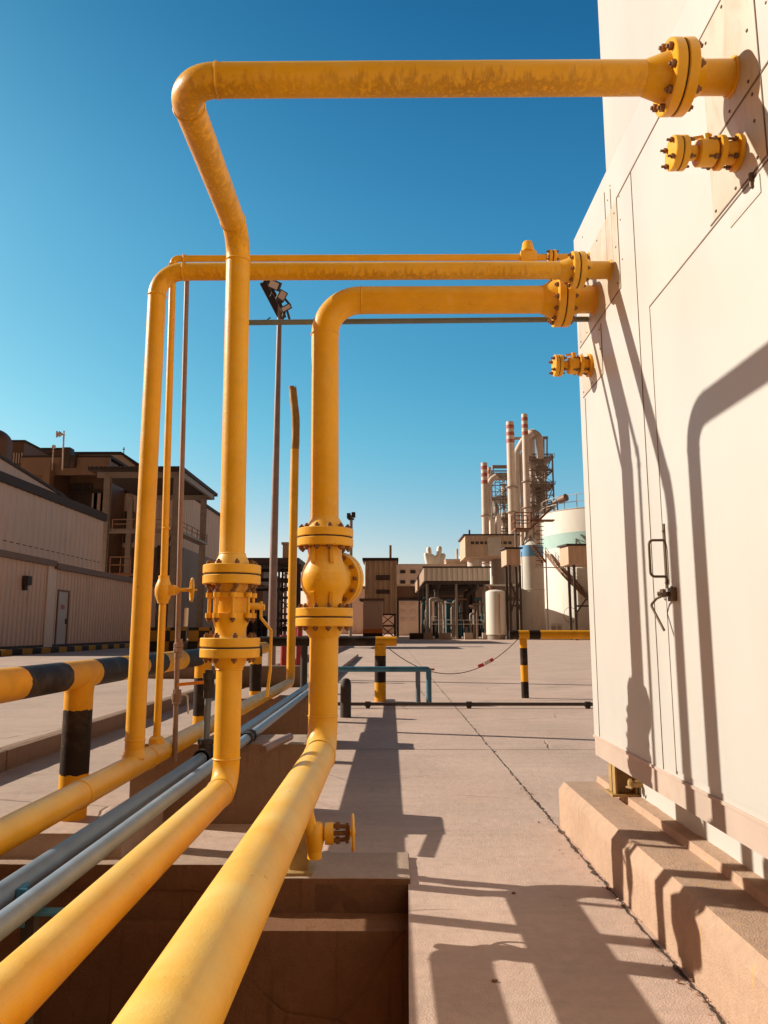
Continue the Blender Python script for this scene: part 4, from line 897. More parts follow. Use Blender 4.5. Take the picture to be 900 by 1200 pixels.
# process hall behind the canopy
PX1 = at(215, 600, 106).x; zt = at(215, 578, 106).z; zm = at(215, 642, 106).z
ph = thing('factory_building', 'pale ribbed hall with brown lower storey behind the canopy columns', 'building', (PX1-5, 112, .33))
part('wall', 'tin2', ph, lambda bm: (corrugated(bm, (PX1, 106), (PX1, 129), zm, zt, 1.0, .08, (1, 0)), corrugated(bm, (PX1-17, 106), (PX1, 106), zm, zt, 1.0, .08, (0, -1)), box(bm, PX1-17, PX1-.05, 106.05, 129, zm, zt-.1)), smooth=False)
part('lower_wall', 'brown', ph, lambda bm: box(bm, PX1-17, PX1+.3, 105.7, 129.2, .33, zm-.01))
part('roof', 'roofdark', ph, lambda bm: box(bm, PX1-17.3, PX1+.4, 105.6, 129.4, zt, zt+.4))
for u0, u1, v0, v1 in ((128, 140, 590, 613), (146, 156, 600, 636), (183, 196, 640, 735)):
    a_, b_, t_z, b_z = span(u0, u1, v0, v1, 105.5); w = part('window', 'window', ph, lambda bm: box(bm, a_, b_, 105.55, 105.66, max(.33, b_z), t_z))
    part('frame', 'darksteel', w, lambda bm: (bar(bm, (a_, 105.5, t_z), (b_, 105.5, t_z), .2), bar(bm, (a_, 105.5, max(.4, b_z)), (a_, 105.5, t_z), .2), bar(bm, (b_, 105.5, max(.4, b_z)), (b_, 105.5, t_z), .2)))
# pipe rack with lattice tower left of the check valve
rk = thing('pipe_rack', 'dark steel pipe rack with lattice tower seen between the two big valves', 'rack', (-9, 62, 0))
x0, x1, zt, zb = span(262, 352, 655, 661, 60)
part('roof', 'darksteel', rk, lambda bm: box(bm, x0, x1, 59, 66, zb, zt))
a0, a1 = at(326.5, 700, 60).x, at(344, 700, 60).x
part('tower', 'darksteel', rk, lambda bm: truss(bm, a0, a1, 60, 62, 0, zb-.01, 5, .16))
for u in (272, 299, 350): part('column', 'darksteel', rk, lambda bm: bar(bm, (at(u, 700, 61).x, 61, 0), (at(u, 700, 61).x, 61, zb-.01), .3))
part('pipe_bundle', 'iron', rk, lambda bm: [cyl(bm, (at(285, v, 61.5).x, 61.5+.2*k, at(285, v, 61).z), (at(356, v, 61.5).x, 61.5+.2*k, at(285, v, 61).z), .14, 8) for k, v in enumerate((668, 679, 690, 727, 736))])
part('machinery', 'iron', rk, lambda bm: [box(bm, at(u, 700, 63).x, at(u+5, 700, 63).x, 63, 64.5, 0, at(300, v, 63).z, .1) for u, v in ((284, 705), (291, 690), (300, 712), (308, 722), (345, 720))])
x0, x1, zt, zb = span(331, 341, 638, 656, 66); bm = NB(); box(bm, x0, x1, 66, 68, zb-.5, zt, .05); box(bm, x0-.1, x1+.1, 65.9, 68.1, zt, zt+.2); bar(bm, (x0+.2, 67, 0), (x0+.2, 67, zb), .25); bar(bm, (x1-.2, 67, 0), (x1-.2, 67, zb), .25)
tag(finish('dust_hopper', bm, M['brownpale'], loc=((x0+x1)/2, 67, 0)), 'small square brown hopper above the dark lattice rack', 'hopper')
bh = thing('factory_building', 'grey brown shed with sloping roof behind the pipe rack', 'building', (-16, 80, 0))
x0, x1, zt, zb = span(262, 308, 662, 745, 82)
part('wall', 'brown', bh, lambda bm: box(bm, x0, x1, 82, 96, 0, zt-.5))
part('roof', 'greysteel', bh, lambda bm: [bm.faces.new([bm.verts.new(p) for p in f]) for f in (((x0, 81.5, zt+1), (x1+.5, 81.5, zt-2.2), (x1+.5, 96, zt-2.2), (x0, 96, zt+1)), ((x0, 81.5, zt+.7), (x0, 96, zt+.7), (x1+.5, 96, zt-2.5), (x1+.5, 81.5, zt-2.5)), ((x0, 81.5, zt+.7), (x1+.5, 81.5, zt-2.5), (x1+.5, 81.5, zt-2.2), (x0, 81.5, zt+1)))], smooth=False)

# --- centre and right
x0, x1, zt, zb = span(428, 465, 657, 719, 130)
bb = thing('hopper_building', 'tall brown clad box building on steel legs, left of the open shed', 'building', ((x0+x1)/2, 133, 0))
part('wall', 'brownpale', bb, lambda bm: (corrugated(bm, (x0, 130), (x1, 130), zb, zt, .8, .08, (0, -1)), corrugated(bm, (x0, 138), (x0, 130), zb, zt, .8, .08, (-1, 0)), box(bm, x0+.05, x1, 130.05, 138, zb, zt)), smooth=False)
part('roof', 'roofdark', bb, lambda bm: box(bm, x0-.5, x1+.3, 129.4, 138.4, zt, zt+.45))
for v0, v1 in ((674, 680), (691, 696)):
    a_, b_, t_z, b_z = span(441, 457, v0, v1, 129.85); w = part('louvre', 'darksteel', bb, lambda bm: [box(bm, a_, b_, 129.8, 129.9, b_z+(t_z-b_z)*k/4+.05, b_z+(t_z-b_z)*(k+1)/4) for k in range(4)])
part('leg', 'darksteel', bb, lambda bm: truss(bm, at(446, 730, 131).x, x1-.3, 131, 137, 0, zb-.01, 2, .35))
part('vent_pole', 'rust', bb, lambda bm: cyl(bm, (at(457.5, 650, 134).x, 134, zt), (at(457.5, 650, 134).x, 134, at(457, 639, 134).z), .22, 8))
x0, x1, zt, zb = span(425.5, 448, 704, 746, 100)
cb = thing('control_cabin', 'small beige control cabin with yellow band above dark base, before the brown box building', 'cabin', ((x0+x1)/2, 102, 0))
part('wall', 'tin', cb, lambda bm: box(bm, x0, x1, 100, 104, at(436, 737, 100).z, zt), smooth=False)
part('yellow_band', 'orange', cb, lambda bm: box(bm, x0-.03, x1+.03, 99.97, 104, at(436, 742, 100).z, at(436, 737, 100).z-.01))
part('base', 'black', cb, lambda bm: box(bm, x0-.02, x1+.02, 99.98, 104, 0, at(436, 742, 100).z-.01))
part('roof', 'brown', cb, lambda bm: box(bm, x0-.5, x1+.25, 99.5, 104.4, zt, zt+.3))
x0, x1, zt, zb = span(464, 545, 663, 738, 175)
lb = thing('factory_building', 'long pale block with small windows behind the open shed', 'building', ((x0+x1)/2, 180, 0))
part('wall', 'tin2', lb, lambda bm: box(bm, x0, x1, 175, 195, 0, zt), smooth=False)
part('roof', 'palesteel', lb, lambda bm: box(bm, x0-.3, x1+.3, 174.6, 195.4, zt, zt+.4))
for u0 in (469, 481, 492):
    for v0 in (668, 680, 697, 706, 715, 724):
        a_, b_, t_z, b_z = span(u0, u0+6, v0, v0+4, 174.9); f = part('window', 'darksteel' if v0 < 690 else 'tin', lb, lambda bm: box(bm, a_, b_, 174.85, 174.98, b_z, t_z))
        part('pane', 'window' if v0 < 690 else 'tin', f, lambda bm: box(bm, a_+.2, b_-.2, 174.8, 174.86, b_z+.15, t_z-.15))
gn = thing('vent_cluster', 'cluster of white gooseneck vent pipes above the open shed roof', 'vents', (at(508, 650, 178).x, 178, 15))
for k, (u0, u, v) in enumerate(((504, 499.5, 650), (506, 502.5, 643.5), (508, 506.5, 652), (510, 512, 653), (512, 515, 642.5), (514, 519.5, 651))):
    a_, b_, c_ = at(u0, 668, 178), at(u0*.5+u*.5, 660, 178), at(u, v, 178)
    part('vent_pipe', 'white', gn, lambda bm: tube(bm, [a_, b_, c_, c_+(c_-b_).normalized()*.3, c_+(c_-b_).normalized()*.5], .6, 12, True, [.6, .6, .6, .5, .25]))
x0, x1, zt, zb = span(395, 478, 690, 740, 230); fb = thing('far_hall', 'low far hall seen past the right side of the check valve', 'building', ((x0+x1)/2, 235, 0))
part('wall', 'tin', fb, lambda bm: box(bm, x0, x1, 230, 250, 0, zt), smooth=False); part('roof', 'brown', fb, lambda bm: box(bm, x0-.5, x1+.5, 229.5, 250.5, zt, zt+.8))
part('tower', 'palesteel', fb, lambda bm: box(bm, at(408, 680, 232).x, at(421, 680, 232).x, 232, 240, zt+.81, at(415, 668, 232).z), smooth=False)
x0, x1, zt, zb = span(523, 565, 657, 700, 190); hb = thing('factory_building', 'brown topped block with pale roof rooms behind the shed and hopper legs', 'building', ((x0+x1)/2, 195, 0))
part('wall', 'brownpale', hb, lambda bm: box(bm, x0, x1, 190, 205, 0, zt), smooth=False); part('roof', 'palesteel', hb, lambda bm: (box(bm, x0-.2, x1+.2, 189.7, 205.3, zt, zt+.4), box(bm, x0+4, x0+9, 191, 197, zt+.4, zt+1.8), cyl(bm, (x0+3, 192, zt+.4), (x0+3, 192, zt+3.2), .3, 8)))
# conveyor gallery
x0, x1, zt, zb = span(462, 612, 687, 700, 150)
cg = thing('conveyor_gallery', 'long brown enclosed conveyor gallery crossing behind the open shed', 'conveyor', ((x0+x1)/2, 152, 0))
part('gallery', 'brown', cg, lambda bm: box(bm, x0, x1, 150, 154, zb, zt), smooth=False); part('roof', 'palesteel', cg, lambda bm: box(bm, x0-.2, x1+.2, 149.6, 154.4, zt, zt+.35))
part('underside_girder', 'darksteel', cg, lambda bm: box(bm, x0, x1, 150.3, 153.7, zb-.6, zb-.01))
for u in (466, 497, 530, 560, 590): part('leg', 'darksteel', cg, lambda bm: bar(bm, (at(u, 720, 152).x, 152, 0), (at(u, 720, 152).x, 152, zb-.61), .5))
part('lower_wall', 'brown', cg, lambda bm: box(bm, at(523, 720, 155).x, at(548, 720, 155).x, 155, 160, 0, at(530, 703, 155).z))
# hopper block on two silos
x0, x1, zt, zb = span(543.5, 608, 627.5, 652.5, 160)
hp = thing('silo_house', 'brown clad box house on two round pale silos, left of the storage tanks', 'building', ((x0+x1)/2, 166, 0))
part('wall', 'brownpale', hp, lambda bm: (corrugated(bm, (x0+1, 160), (x1, 160), zb, zt, .9, .06, (0, -1)), box(bm, x0+.3, x1, 160.05, 172, zb, zt)), smooth=False)
part('window_band', 'palesteel', hp, lambda bm: box(bm, x0+5, x0+8, 159.85, 159.95, zb+.3, zt-.4)); part('window_strip', 'darksteel', hp, lambda bm: [box(bm, x0+1.5+k*1.0, x0+2.2+k*1.0, 159.86, 159.95, zt-1.9, zt-1.3) for k in range(9)])
part('roof', 'roofdark', hp, lambda bm: (box(bm, x0-.1, x1+.2, 159.7, 172.3, zt, zt+.3), cyl(bm, (at(550, 620, 161).x, 161, zt), (at(550, 620, 161).x, 161, at(550, 621, 161).z), .2, 6)))
part('silo', 'palesteel', hp, lambda bm: cyl(bm, (at(556.5, 700, 166).x, 166, 0), (at(556.5, 700, 166).x, 166, zb-.01), 1.55, 28)); part('silo', 'greysteel', hp, lambda bm: cyl(bm, (at(592, 700, 167).x, 167, 0), (at(592, 700, 167).x, 167, zb-.01), 2.75, 32))
# open shed with machinery
SY = 112.; x0, x1, zt, zb = span(497, 574, 665.5, 680.5, SY); SB = 150.
sd = thing('open_shed', 'open sided shed with pale ribbed fascia over pumps and pipework', 'shed', ((x0+x1)/2, 125, 0))
part('fascia', 'white', sd, lambda bm: (corrugated(bm, (x0, SY), (x1, SY), zb, zt, .75, .12, (0, -1)), box(bm, x0, x1, SY+.02, SY+.15, zb, zt)), smooth=False)
part('fascia', 'brownpale', sd, lambda bm: (corrugated(bm, (x0, SB), (x0, SY), zb, zt, .9, .12, (-1, 0)), box(bm, x0+.01, x0+.2, SY+.16, SB, zb, zt)), smooth=False)
part('roof', 'roofdark', sd, lambda bm: (box(bm, x0+.21, x1, SY+.2, SB, zb+.1, zb+.5), box(bm, x0-.2, x1+.2, SY-.2, SB, zt+.01, zt+.22)))
for k in range(6): part('beam', 'darksteel', sd, lambda bm: box(bm, x0+.3, x1, SY+.4+k*7, SY+.9+k*7, zb-.5, zb+.09))
for u, yy in ((501, SY+.6), (535, SY+.6), (568.5, SY+.6), (491, 128), (494.5, 122), (487, 142), (548, 130), (567, 140)):
    xx = x0+.4 if u < 495 else at(u, 720, yy).x
    part('column', 'greysteel' if u > 495 else 'darksteel', sd, lambda bm: bar(bm, (xx, yy, 0), (xx, yy, zb-.01), .34))
def ductwork(bm):
    for u, du in ((511, 3), (552, 2)):
        a_ = at(u, 682, 118); lathe(bm, (a_.x, 118, a_.z), (0, 0, -1), [(0, .9), (1.0, .5), (1.6, .3)], 12); cyl(bm, (a_.x, 118, 0), (a_.x, 118, a_.z-1), .32, 8)
    tube(bm, fillet([at(546, 735, 117), at(547, 697, 117), at(556, 690, 117), at(557, 682, 117)], .8, 5), .55, 10)
    tube(bm, fillet([at(555, 735, 117), at(555, 692, 117), at(550, 684, 117)], .8, 5), .45, 10)
part('duct', 'darksteel', sd, ductwork)
rnd = random.Random(4)
for k, (u, w, v, m_) in enumerate(((502, 4, 704, 'teal'), (523, 5, 707, 'teal'), (548, 5, 712, 'teal'), (554, 6, 711, 'teal'), (513, 6, 720, 'iron'), (533, 6, 722, 'iron'), (561, 7, 722, 'iron'), (541, 4, 726, 'teal'), (507, 4, 728, 'iron'), (568, 5, 724, 'iron'))):
    a_, b_, t_z, b_z = span(u, u+w, v, 740, 116+k*.6); yy = 116+k*.6
    part('machine', m_, sd, lambda bm: (box(bm, a_, b_, yy, yy+1.2, .5, t_z, .12), cyl(bm, (a_+.2, yy-.3, t_z*.5), (b_-.2, yy-.3, t_z*.5), .35, 10), box(bm, a_-.1, b_+.1, yy-.4, yy+1.3, .3, .6)))
for k in range(26):
    u = rnd.uniform(500, 571); v = rnd.uniform(700, 724); yy = rnd.uniform(113.5, 121); q = at(u, v, yy); u2 = u+rnd.uniform(-16, 16)
    q2 = at(u2, v, yy)
    part('process_pipe', rnd.choice(['greysteel', 'rustpipe', 'palesteel', 'iron', 'teal', 'greysteel']), sd, lambda bm: tube(bm, fillet([(q.x, yy, 0), (q.x, yy, q.z), (q2.x, yy, q.z)] if k % 3 else [(q.x, yy, 0), (q.x, yy, q.z), (q2.x, yy, q.z), (q2.x, yy, .4)], .25, 3), rnd.uniform(.09, .2), 7))
part('guard_rail', 'palesteel', sd, lambda bm: railing(bm, [(x0, SY+.9, 1.6), (x1-1, SY+.9, 1.6)], 1.2, .05, 2.2))
for u0, u1, lab in ((497, 507, 'leftmost pale concrete block at the foot of the open shed'), (515.5, 528.5, 'second pale concrete block at the foot of the open shed'), (544.5, 554, 'third pale concrete block at the foot of the open shed'), (566, 578, 'rightmost pale concrete block at the foot of the open shed')):
    a_, b_, t_z, b_z = span(u0, u1, 743, 748, 109)
    bm = NB(); sl(bm, a_, b_, 109, 110.2, 0, .95, 0, .95); tag(finish('concrete_block', bm, M['concpale'], loc=(a_, 109, 0), smooth=False), lab, 'block', 'concrete blocks by the shed')
bm = NB(); box(bm, at(480, 745, 111).x, at(496, 745, 111).x, 111, 113, 0, .9, .05); tag(finish('concrete_block', bm, M['iron'], loc=(at(480, 745, 111).x, 111, 0)), 'dark low block at the left front corner of the open shed', 'block')
# upright beige vessel
q = at(581.5, 737, 108); rr = at(592.5, 715, 108).x-q.x; zt = at(582, 693, 108).z
vs = thing('vessel', 'upright beige cylinder vessel at the right end of the open shed', 'tank', (q.x, 108, 0))
part('shell', 'white', vs, lambda bm: lathe(bm, (q.x, 108, .7), (0, 0, 1), [(0, rr), (zt-.9, rr), (zt-.75, rr*.97), (zt-.55, rr*.7), (zt-.42, 0)], 36))
part('nozzle', 'rust', vs, lambda bm: (cyl(bm, (q.x-.6, 108, zt-.2), (q.x-.6, 108, zt+.7), .2, 10), cyl(bm, (q.x-.6, 108, zt+.5), (q.x-.6, 108, zt+.7), .32, 10)))
part('skirt', 'greysteel', vs, lambda bm: cyl(bm, (q.x, 108, 0), (q.x, 108, .69), rr*.9, 28)); part('pipe', 'rust', vs, lambda bm: (cyl(bm, (q.x+.3, 108-rr-.1, .8), (q.x+.3, 108-rr-.1, zt-.4), .07, 8)))
# storage tanks
def tank(label, u, du, v_top, Y, m_band, vb0, vb1, cone=0):
    q = at(u, 700, Y); rr = at(u+du, 700, Y).x-q.x; zt = at(u, v_top, Y-rr*.6).z
    t = thing('storage_tank', label, 'tank', (q.x, Y, 0), 'dusty white storage tanks')
    z0, z1 = at(u, vb1, Y-rr).z, at(u, vb0, Y-rr).z
    part('shell', 'white', t, lambda bm: lathe(bm, (q.x, Y, 0), (0, 0, 1), [(0, rr), (zt, rr)]+([(zt+cone, 0)] if cone else []), 56), sharp=25)
    part('painted_band', m_band, t, lambda bm: lathe(bm, (q.x, Y, z0), (0, 0, 1), [(0, rr+.012), (z1-z0, rr+.012)], 56))
    part('hoop', 'palesteel', t, lambda bm: [torus(bm, (q.x, Y, zt*f), (0, 0, 1), rr+.01, .07, 56, 6) for f in ((.55,) if cone else (.999,))])
    return t, q, rr, zt
t1, q1, r1_, z1_ = tank('small white storage tank with sky blue band and conical top', 624, 14.2, 645, 118, 'skyblue', 638.5, 651.5, 2.6)
t2, q2, r2_, z2_ = tank('big white storage tank with aqua band, stair and roof railing', 711, 74, 597.5, 126, 'aqua', 620.5, 637.5)
ma = R(222); mn = Vector((math.cos(ma), math.sin(ma), 0)); mc = Vector((q2.x, q2.y, at(663, 721, 122).z))+mn*(r2_-.05)
part('manhole', 'white', t2, lambda bm: lathe(bm, mc, mn, [(-.1, 1.15), (.16, 1.15), (.18, 1.05), (.21, 0)], 32))
part('manhole_rim', 'rust', t2, lambda bm: torus(bm, mc+mn*.14, mn, 1.16, .05, 32, 6))
part('manhole', 'white', t1, lambda bm: lathe(bm, (at(629, 726, 116).x, q1.y-r1_*.93, at(629, 726, 116).z), (.3, -.95, 0), [(-.1, .75), (.12, .75), (.14, 0)], 28))
part('roof_railing', 'palesteel', t2, lambda bm: [(railing(bm, [(q2.x+r2_*.97*math.cos(a), q2.y+r2_*.97*math.sin(a), z2_), (q2.x+r2_*.97*math.cos(a+math.pi/14), q2.y+r2_*.97*math.sin(a+math.pi/14), z2_)], 2.3, .055, 9)) for a in [k*math.pi/14 for k in range(28)]])
def spiral(bm):
    n = 44
    for k in range(n):
        f = k/n; a = R(202)+f*R(46); z = z2_*(.66-f*.44); f2 = (k+1)/n; a2 = R(202)+f2*R(46); zz = z2_*(.66-f2*.44)
        for ro in (.15, 1.15):
            p = Vector((q2.x+(r2_+ro)*math.cos(a), q2.y+(r2_+ro)*math.sin(a), z)); p2 = Vector((q2.x+(r2_+ro)*math.cos(a2), q2.y+(r2_+ro)*math.sin(a2), zz)); bar(bm, p, p2, .10, .34)
            if ro > 1:
                for h in (1.1, .55): cyl(bm, p+Vector((0, 0, h)), p2+Vector((0, 0, h)), .045, 5)
                if k % 3 == 0: cyl(bm, p, p+Vector((0, 0, 1.1)), .045, 5)
        c, s = math.cos(a), math.sin(a); bar(bm, (q2.x+(r2_+.1)*c, q2.y+(r2_+.1)*s, z), (q2.x+(r2_+1.2)*c, q2.y+(r2_+1.2)*s, z), .30, .06)
part('spiral_stair', 'rust', t2, spiral)
part('ladder', 'greysteel', t2, lambda bm: [cyl(bm, (q2.x-r2_-.12, q2.y-.5+s, 0), (q2.x-r2_-.12, q2.y-.5+s, z2_+1), .06, 6) for s in (0, .6)])
part('roof_pipe', 'rustpipe', t2, lambda bm: (lathe(bm, at(649, 589, 121), at(669, 580.5, 118)-at(649, 589, 121), [(0, .35), (.8, .35), (.85, .28), (1.2, .28), (1.25, .55), (2.7, .62), (2.75, .4)], 18), bar(bm, at(653, 588, 120.6), Vector((at(653, 588, 120.6).x, 120.6, z2_)), .2)))
part('inlet_pipe', 'white', t1, lambda bm: (cyl(bm, (q1.x+r1_+.25, q1.y-.8, 0), (q1.x+r1_+.25, q1.y-.8, z1_), .12, 8), cyl(bm, (q1.x-r1_-.15, q1.y-.8, 0), (q1.x-r1_-.15, q1.y-.8, z1_), .08, 8), cyl(bm, (q1.x+r1_*.2, q1.y-r1_-.1, at(640, 666, 118).z), (q1.x+r1_+3, q1.y-r1_+1, at(640, 666, 118).z), .09, 8)))
part('foot_valves', 'palesteel', t2, lambda bm: [(cyl(bm, (at(u, 738, 116).x, 116, .3), (at(u, 738, 116).x, 116, at(u, 733, 116).z), .35, 10), torus(bm, (at(u, 738, 116).x, 116, at(u, 733, 116).z+.2), (0, 0, 1), .4, .07, 14, 6)) for u in (649, 656)])
# access platform at the tank tops
x0, x1, zt, zb = span(603, 622, 600, 619, 117)
ap = thing('access_platform', 'rusty railed access platform with stairs above the small tank', 'platform', ((x0+x1)/2, 118, 0))
part('deck', 'rust', ap, lambda bm: (box(bm, x0, x1, 116.5, 120, zb-.25, zb), box(bm, x1+.02, q2.x-r2_+.3, 117, 118.6, zb+1.2, zb+1.4)))
part('railing', 'rust', ap, lambda bm: railing(bm, [(x0, 116.6, zb), (x1, 116.6, zb), (x1+.01, 119.9, zb), (x0, 119.9, zb), (x0, 116.6, zb)], at(610, 601, 117).z-zb, .08, 1.1))
part('stair', 'rust', ap, lambda bm: (stair(bm, (x1, 117.5, zb), (q2.x-r2_-.2, 117.5, z2_-.2), 10, 1.2, .3), stair(bm, (at(622, 635, 116).x, 115.5, at(622, 640, 116).z), (at(637, 650, 116).x, 115.5, at(637, 660, 116).z), 9, 2.2, .3), *[bar(bm, (at(628, v, 115.6).x, 115.6, at(628, v, 115.6).z), (at(637, v, 115.6).x, 115.6, at(628, v, 115.6).z), .25, .10) for v in range(612, 664, 5)]))
part('support', 'greysteel', ap, lambda bm: (bar(bm, (x0+.3, 118, 0), (x0+.3, 118, zb-.26), .3), bar(bm, (x1-.3, 119.5, 0), (x1-.3, 119.5, zb-.26), .3), bar(bm, (x0+.3, 118, zb-5), (x1-.3, 118, zb-.3), .2)))
# two brown boxes on legs
for (u0, u1, v0, v1, Y, uleg, lab) in ((593.5, 610, 641, 661.5, 106, (598, 610), 'brown box hopper on tall steel legs, left of the small tank'), (666, 706, 637, 661, 100, (674, 703), 'brown box hopper on steel legs in front of the big tank')):
    x0, x1, zt, zb = span(u0, u1, v0, v1, Y); t = thing('box_hopper', lab, 'hopper', ((x0+x1)/2, Y+2, 0), 'brown box hoppers on legs')
    part('box', 'brownpale', t, lambda bm: (corrugated(bm, (x0, Y), (x1, Y), zb, zt-.3, .7, .08, (0, -1)), sl(bm, x0, x1, Y+.02, Y+5, zb, zt-.3, zb, zt)), smooth=False)
    part('roof', 'roofdark', t, lambda bm: sl(bm, x0-.3, x1+.3, Y-.4, Y+5.3, zt-.28, zt-.05, zt+.02, zt+.25))
    for u in uleg:
        xx = at(u, 700, Y+1).x; part('leg', 'darksteel', t, lambda bm: (bar(bm, (xx, Y+1, 0), (xx, Y+1, zb-.01), .32), bar(bm, (xx, Y+4, 0), (xx, Y+4, zb-.01), .32)))
    xa, xb = at(uleg[0], 700, Y+1).x, at(uleg[1], 700, Y+1).x
    part('brace', 'darksteel', t, lambda bm: (bar(bm, (xa, Y+.8, zb*.35), (xb, Y+.8, zb*.8), .2), bar(bm, (xb, Y+.82, zb*.35), (xa, Y+.82, zb*.8), .2), bar(bm, (xa, Y+.84, zb*.45), (xb, Y+.84, zb*.45), .24)))

# preheater towers with their stacks
def stack(label, u_t, u_b, w, v_top, v_bot, Y, m='palesteel'):
    a, b = at(u_t, v_top, Y), at(u_b, v_bot, Y); r = at(u_t+w/2, v_top, Y).x-a.x
    t = thing('chimney_stack', label, 'chimney', (b.x, Y, 0), 'red and white banded stacks'); H = a.z; xx = (a.x+b.x)/2
    part('shaft', m, t, lambda bm: lathe(bm, (xx, Y, 0), (0, 0, 1), [(0, r*1.25), (H*.5, r*1.1), (H, r), (H+.01, r*.8)], 24))
    for k in range(3):
        z0, z1 = at(u_t, v_top+4+8.3*k+4.1, Y).z, at(u_t, v_top+4+8.3*k, Y).z
        part('red_band', 'band_red', t, lambda bm: lathe(bm, (xx, Y, z0), (0, 0, 1), [(0, r*1.06), (z1-z0, r*1.06)], 24))
    for f in (.40, .56, .68): part('ring_platform', 'greysteel', t, lambda bm: lathe(bm, (xx, Y, H*f), (0, 0, 1), [(0, r*1.2), (.01, r*1.6), (.3, r*1.6), (.31, r*1.2)], 18))
    return xx, r, H
def tower(label, u0, u1, v_top, Y, dep, legs_v):
    x0, x1 = at(u0, 600, Y).x, at(u1, 600, Y).x; H = at(u0, v_top, Y).z
    t = thing('preheater_tower', label, 'tower', ((x0+x1)/2, Y+dep/2, 0)); W = x1-x0
    n = 11
    part('front_lattice', 'frame', t, lambda bm: truss(bm, x0+W*.34, x1-W*.02, Y-1.2, Y-.4, H*.40, H*.985, 8, W*.022))
    part('steel_frame', 'frame', t, lambda bm: truss(bm, x0, x1, Y, Y+dep, 0, H, n, W*.042))
    part('inner_frame', 'frame', t, lambda bm: truss(bm, x0+W*.36, x0+W*.72, Y+.5, Y+dep-.5, 0, H*.97, n, W*.032))
    for f in (.45, .58, .70, .83, .985): part('floor', 'greysteel', t, lambda bm: box(bm, x0-W*.05, x1+W*.06, Y-W*.05, Y+dep, H*f, H*f+W*.02))
    for f in (.58, .70, .83, .99): part('railing', 'greysteel', t, lambda bm: railing(bm, [(x0-W*.05, Y-W*.05, H*f), (x1+W*.06, Y-W*.05, H*f)], W*.085, W*.007, W*.12))
    for fx, fz, rr in ((.30, .74, .13), (.62, .60, .15), (.36, .45, .15), (.66, .86, .12)):
        part('cyclone', 'greysteel', t, lambda bm: lathe(bm, (x0+W*fx, Y+dep*.6, H*fz), (0, 0, 1), [(-H*.09, W*.04), (0, W*rr), (H*.06, W*rr), (H*.075, W*rr*.5)], 22))
    rr_ = random.Random(int(Y))
    for k in range(9):
        fx, fy = rr_.uniform(.04, .96), rr_.uniform(-.02, .25); za, zb_ = sorted((rr_.uniform(.2, .6), rr_.uniform(.6, .97))); fx2 = min(.97, max(.03, fx+rr_.uniform(-.3, .3)))
        part('process_pipe', rr_.choice(['palesteel', 'greysteel', 'white']), t, lambda bm: tube(bm, fillet([(x0+W*fx, Y+dep*fy, H*za), (x0+W*fx, Y+dep*fy, H*zb_), (x0+W*fx2, Y+dep*fy, H*zb_+W*.05)], W*.03, 4), W*rr_.uniform(.012, .03), 8))
    for k in range(7):
        fx, fz = rr_.uniform(.1, .8), rr_.choice((.45, .58, .70, .83)); part('equipment', rr_.choice(['palesteel', 'greysteel', 'rust']), t, lambda bm: box(bm, x0+W*fx, x0+W*(fx+rr_.uniform(.06, .14)), Y+dep*.02, Y+dep*.2, H*fz+W*.021, H*fz+W*rr_.uniform(.07, .12), W*.01))
    return t, x0, x1, H
tA, x0, x1, H = tower('nearest preheater tower of steel floors and cyclones, right of the tall stacks', 611, 649.5, 533, 265, 16, 0)
W = x1-x0
part('gas_duct', 'palesteel', tA, lambda bm: (tube(bm, fillet([at(606, 640, 262), at(605, 531, 262), at(613, 516, 262), at(624, 508, 262)], 3., 5), 1.15, 16), tube(bm, fillet([at(619, 534, 264), at(620, 508, 264), at(631, 505, 264), at(633.5, 536, 264)], 2.6, 6), 1.35, 16)))
part('riser_duct', 'palesteel', tA, lambda bm: (cyl(bm, at(624, 640, 272), at(623, 515, 272), 1.2, 14), cyl(bm, at(633, 537, 262), at(632.5, 512, 262), 1.2, 18), cyl(bm, at(612.5, 640, 262.5), at(612, 530, 262.5), .5, 10)))
part('top_frame', 'greysteel', tA, lambda bm: (bar(bm, at(600, 514, 266), at(642, 513, 266), .9), bar(bm, at(637, 514, 266), at(637, 536, 266), .6), bar(bm, at(641, 514, 266), at(641, 536, 266), .5)))
part('cone_hopper', 'greysteel', tA, lambda bm: lathe(bm, at(634, 556, 274), (0, 0, -1), [(-3, 2.4), (0, 2.6), (4, 1.4), (7, 2.2), (11, 2.2), (14, .8)], 22))
part('lower_wall', 'palesteel', tA, lambda bm: box(bm, at(613, 640, 264).x, at(634, 640, 264).x, 264, 278, 0, at(620, 612, 264).z), smooth=False)
stack('thick banded stack left of the tallest one', 597, 602, 9, 494.5, 640, 258); stack('tallest slim banded stack before the near tower', 615.2, 618, 7.2, 485.5, 625, 254)
tB, x0, x1, H = tower('farther preheater tower behind the shorter left stacks', 577, 604, 552, 330, 16, 0)
part('top_frame', 'greysteel', tB, lambda bm: (box(bm, at(577, 546, 330).x, at(603, 546, 330).x, 330, 332, at(590, 548, 330).z, at(590, 545, 330).z), bar(bm, at(578, 546, 330), at(578, 556, 330), .5), bar(bm, at(602, 546, 330), at(602, 556, 330), .5)))
part('gas_duct', 'palesteel', tB, lambda bm: tube(bm, fillet([at(573, 640, 327), at(570.5, 572, 327), at(576, 562, 327), at(582, 558, 327)], 2.5, 5), 1.35, 14))
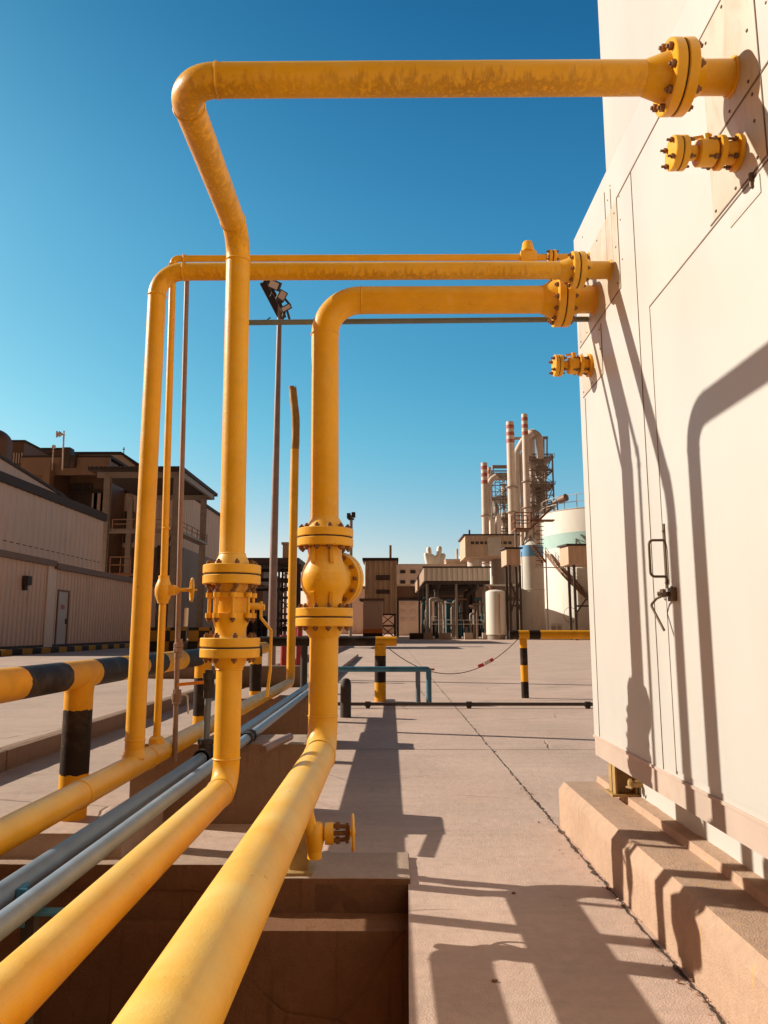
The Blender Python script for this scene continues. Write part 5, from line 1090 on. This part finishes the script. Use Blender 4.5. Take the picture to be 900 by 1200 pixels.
part('lower_block', 'white', tB, lambda bm: (sl(bm, at(575, 630, 322).x, at(580, 630, 322).x, 322, 328, 0, at(578, 608, 322).z, 0, at(578, 612, 322).z), sl(bm, at(583, 630, 320).x, at(588, 630, 320).x, 320, 328, 0, at(585, 602, 320).z, 0, at(585, 608, 320).z), box(bm, at(590, 640, 331).x, at(600, 640, 331).x, 331, 345, 0, at(595, 600, 331).z)), smooth=False)
stack('leftmost banded stack, shorter, beside the farther tower', 567.5, 569, 7.4, 542.5, 640, 322); stack('slimmest banded stack tucked behind the leftmost stack', 573.4, 574, 4.2, 547.5, 600, 334)

# ------------------------------------------------------------------ sky, sun, camera
AZ, EL = R(15.3), R(28.16)
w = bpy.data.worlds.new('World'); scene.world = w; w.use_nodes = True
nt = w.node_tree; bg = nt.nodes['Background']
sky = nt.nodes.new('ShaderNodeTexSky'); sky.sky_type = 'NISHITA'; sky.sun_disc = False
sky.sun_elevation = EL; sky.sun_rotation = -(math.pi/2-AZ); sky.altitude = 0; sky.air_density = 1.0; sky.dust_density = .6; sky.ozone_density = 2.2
# sky graded cyan to the north; elsewhere an invented warm, dim fill browns shade
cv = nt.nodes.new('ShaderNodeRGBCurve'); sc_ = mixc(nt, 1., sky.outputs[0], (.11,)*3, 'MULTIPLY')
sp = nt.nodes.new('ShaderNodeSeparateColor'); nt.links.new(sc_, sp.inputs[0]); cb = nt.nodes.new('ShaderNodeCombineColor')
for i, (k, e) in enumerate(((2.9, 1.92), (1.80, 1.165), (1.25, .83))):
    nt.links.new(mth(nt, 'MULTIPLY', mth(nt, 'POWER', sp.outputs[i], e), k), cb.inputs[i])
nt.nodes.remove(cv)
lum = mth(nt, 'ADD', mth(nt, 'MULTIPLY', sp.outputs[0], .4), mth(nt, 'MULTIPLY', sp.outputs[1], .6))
dust_or_fill = mixc(nt, 1., lum, (.56, .315, .19), 'MULTIPLY')  # made-up warm fill that replaces the sky away from north
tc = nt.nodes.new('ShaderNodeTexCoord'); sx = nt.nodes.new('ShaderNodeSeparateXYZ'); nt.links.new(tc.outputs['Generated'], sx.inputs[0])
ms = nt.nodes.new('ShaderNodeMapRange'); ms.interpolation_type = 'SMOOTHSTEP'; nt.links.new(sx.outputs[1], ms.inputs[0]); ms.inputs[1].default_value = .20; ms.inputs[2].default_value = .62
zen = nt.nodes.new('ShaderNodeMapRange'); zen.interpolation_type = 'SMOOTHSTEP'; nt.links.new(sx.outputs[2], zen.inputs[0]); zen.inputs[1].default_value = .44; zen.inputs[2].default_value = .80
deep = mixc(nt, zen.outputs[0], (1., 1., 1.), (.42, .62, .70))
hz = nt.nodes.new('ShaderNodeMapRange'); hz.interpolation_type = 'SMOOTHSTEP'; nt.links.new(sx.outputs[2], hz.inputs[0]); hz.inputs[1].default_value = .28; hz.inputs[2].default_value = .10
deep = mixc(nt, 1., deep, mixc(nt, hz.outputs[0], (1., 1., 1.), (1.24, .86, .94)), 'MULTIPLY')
tot = mixc(nt, ms.outputs[0], dust_or_fill, mixc(nt, 1., cb.outputs[0], deep, 'MULTIPLY'))
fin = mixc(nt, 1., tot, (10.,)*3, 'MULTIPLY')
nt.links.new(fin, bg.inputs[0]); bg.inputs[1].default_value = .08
L = bpy.data.lights.new('sun', 'SUN'); L.energy = 4.8; L.angle = R(.53); L.color = (1., .93, .80)
so = bpy.data.objects.new('sun', L); COL.objects.link(so)
sd_ = Vector((-math.cos(AZ)*math.cos(EL), math.sin(AZ)*math.cos(EL), math.sin(EL)))
so.rotation_euler = sd_.to_track_quat('Z', 'Y').to_euler(); so.location = (-30, 10, 30)
cam = bpy.data.cameras.new('camera'); co = bpy.data.objects.new('camera', cam); COL.objects.link(co)
co.location = (0, 0, 1.4); co.rotation_euler = (R(90)+P_, 0, W_)
cam.sensor_fit = 'VERTICAL'; cam.sensor_height = 36.; cam.lens = 36*880/1200.; cam.clip_end = 6000; cam.clip_start = .05
scene.camera = co
scene.view_settings.view_transform = 'Standard'; scene.view_settings.look = 'None'; scene.view_settings.gamma = 1; scene.view_settings.exposure = .25
for o in list(bpy.data.objects):
    if '_o' in o: del o['_o']
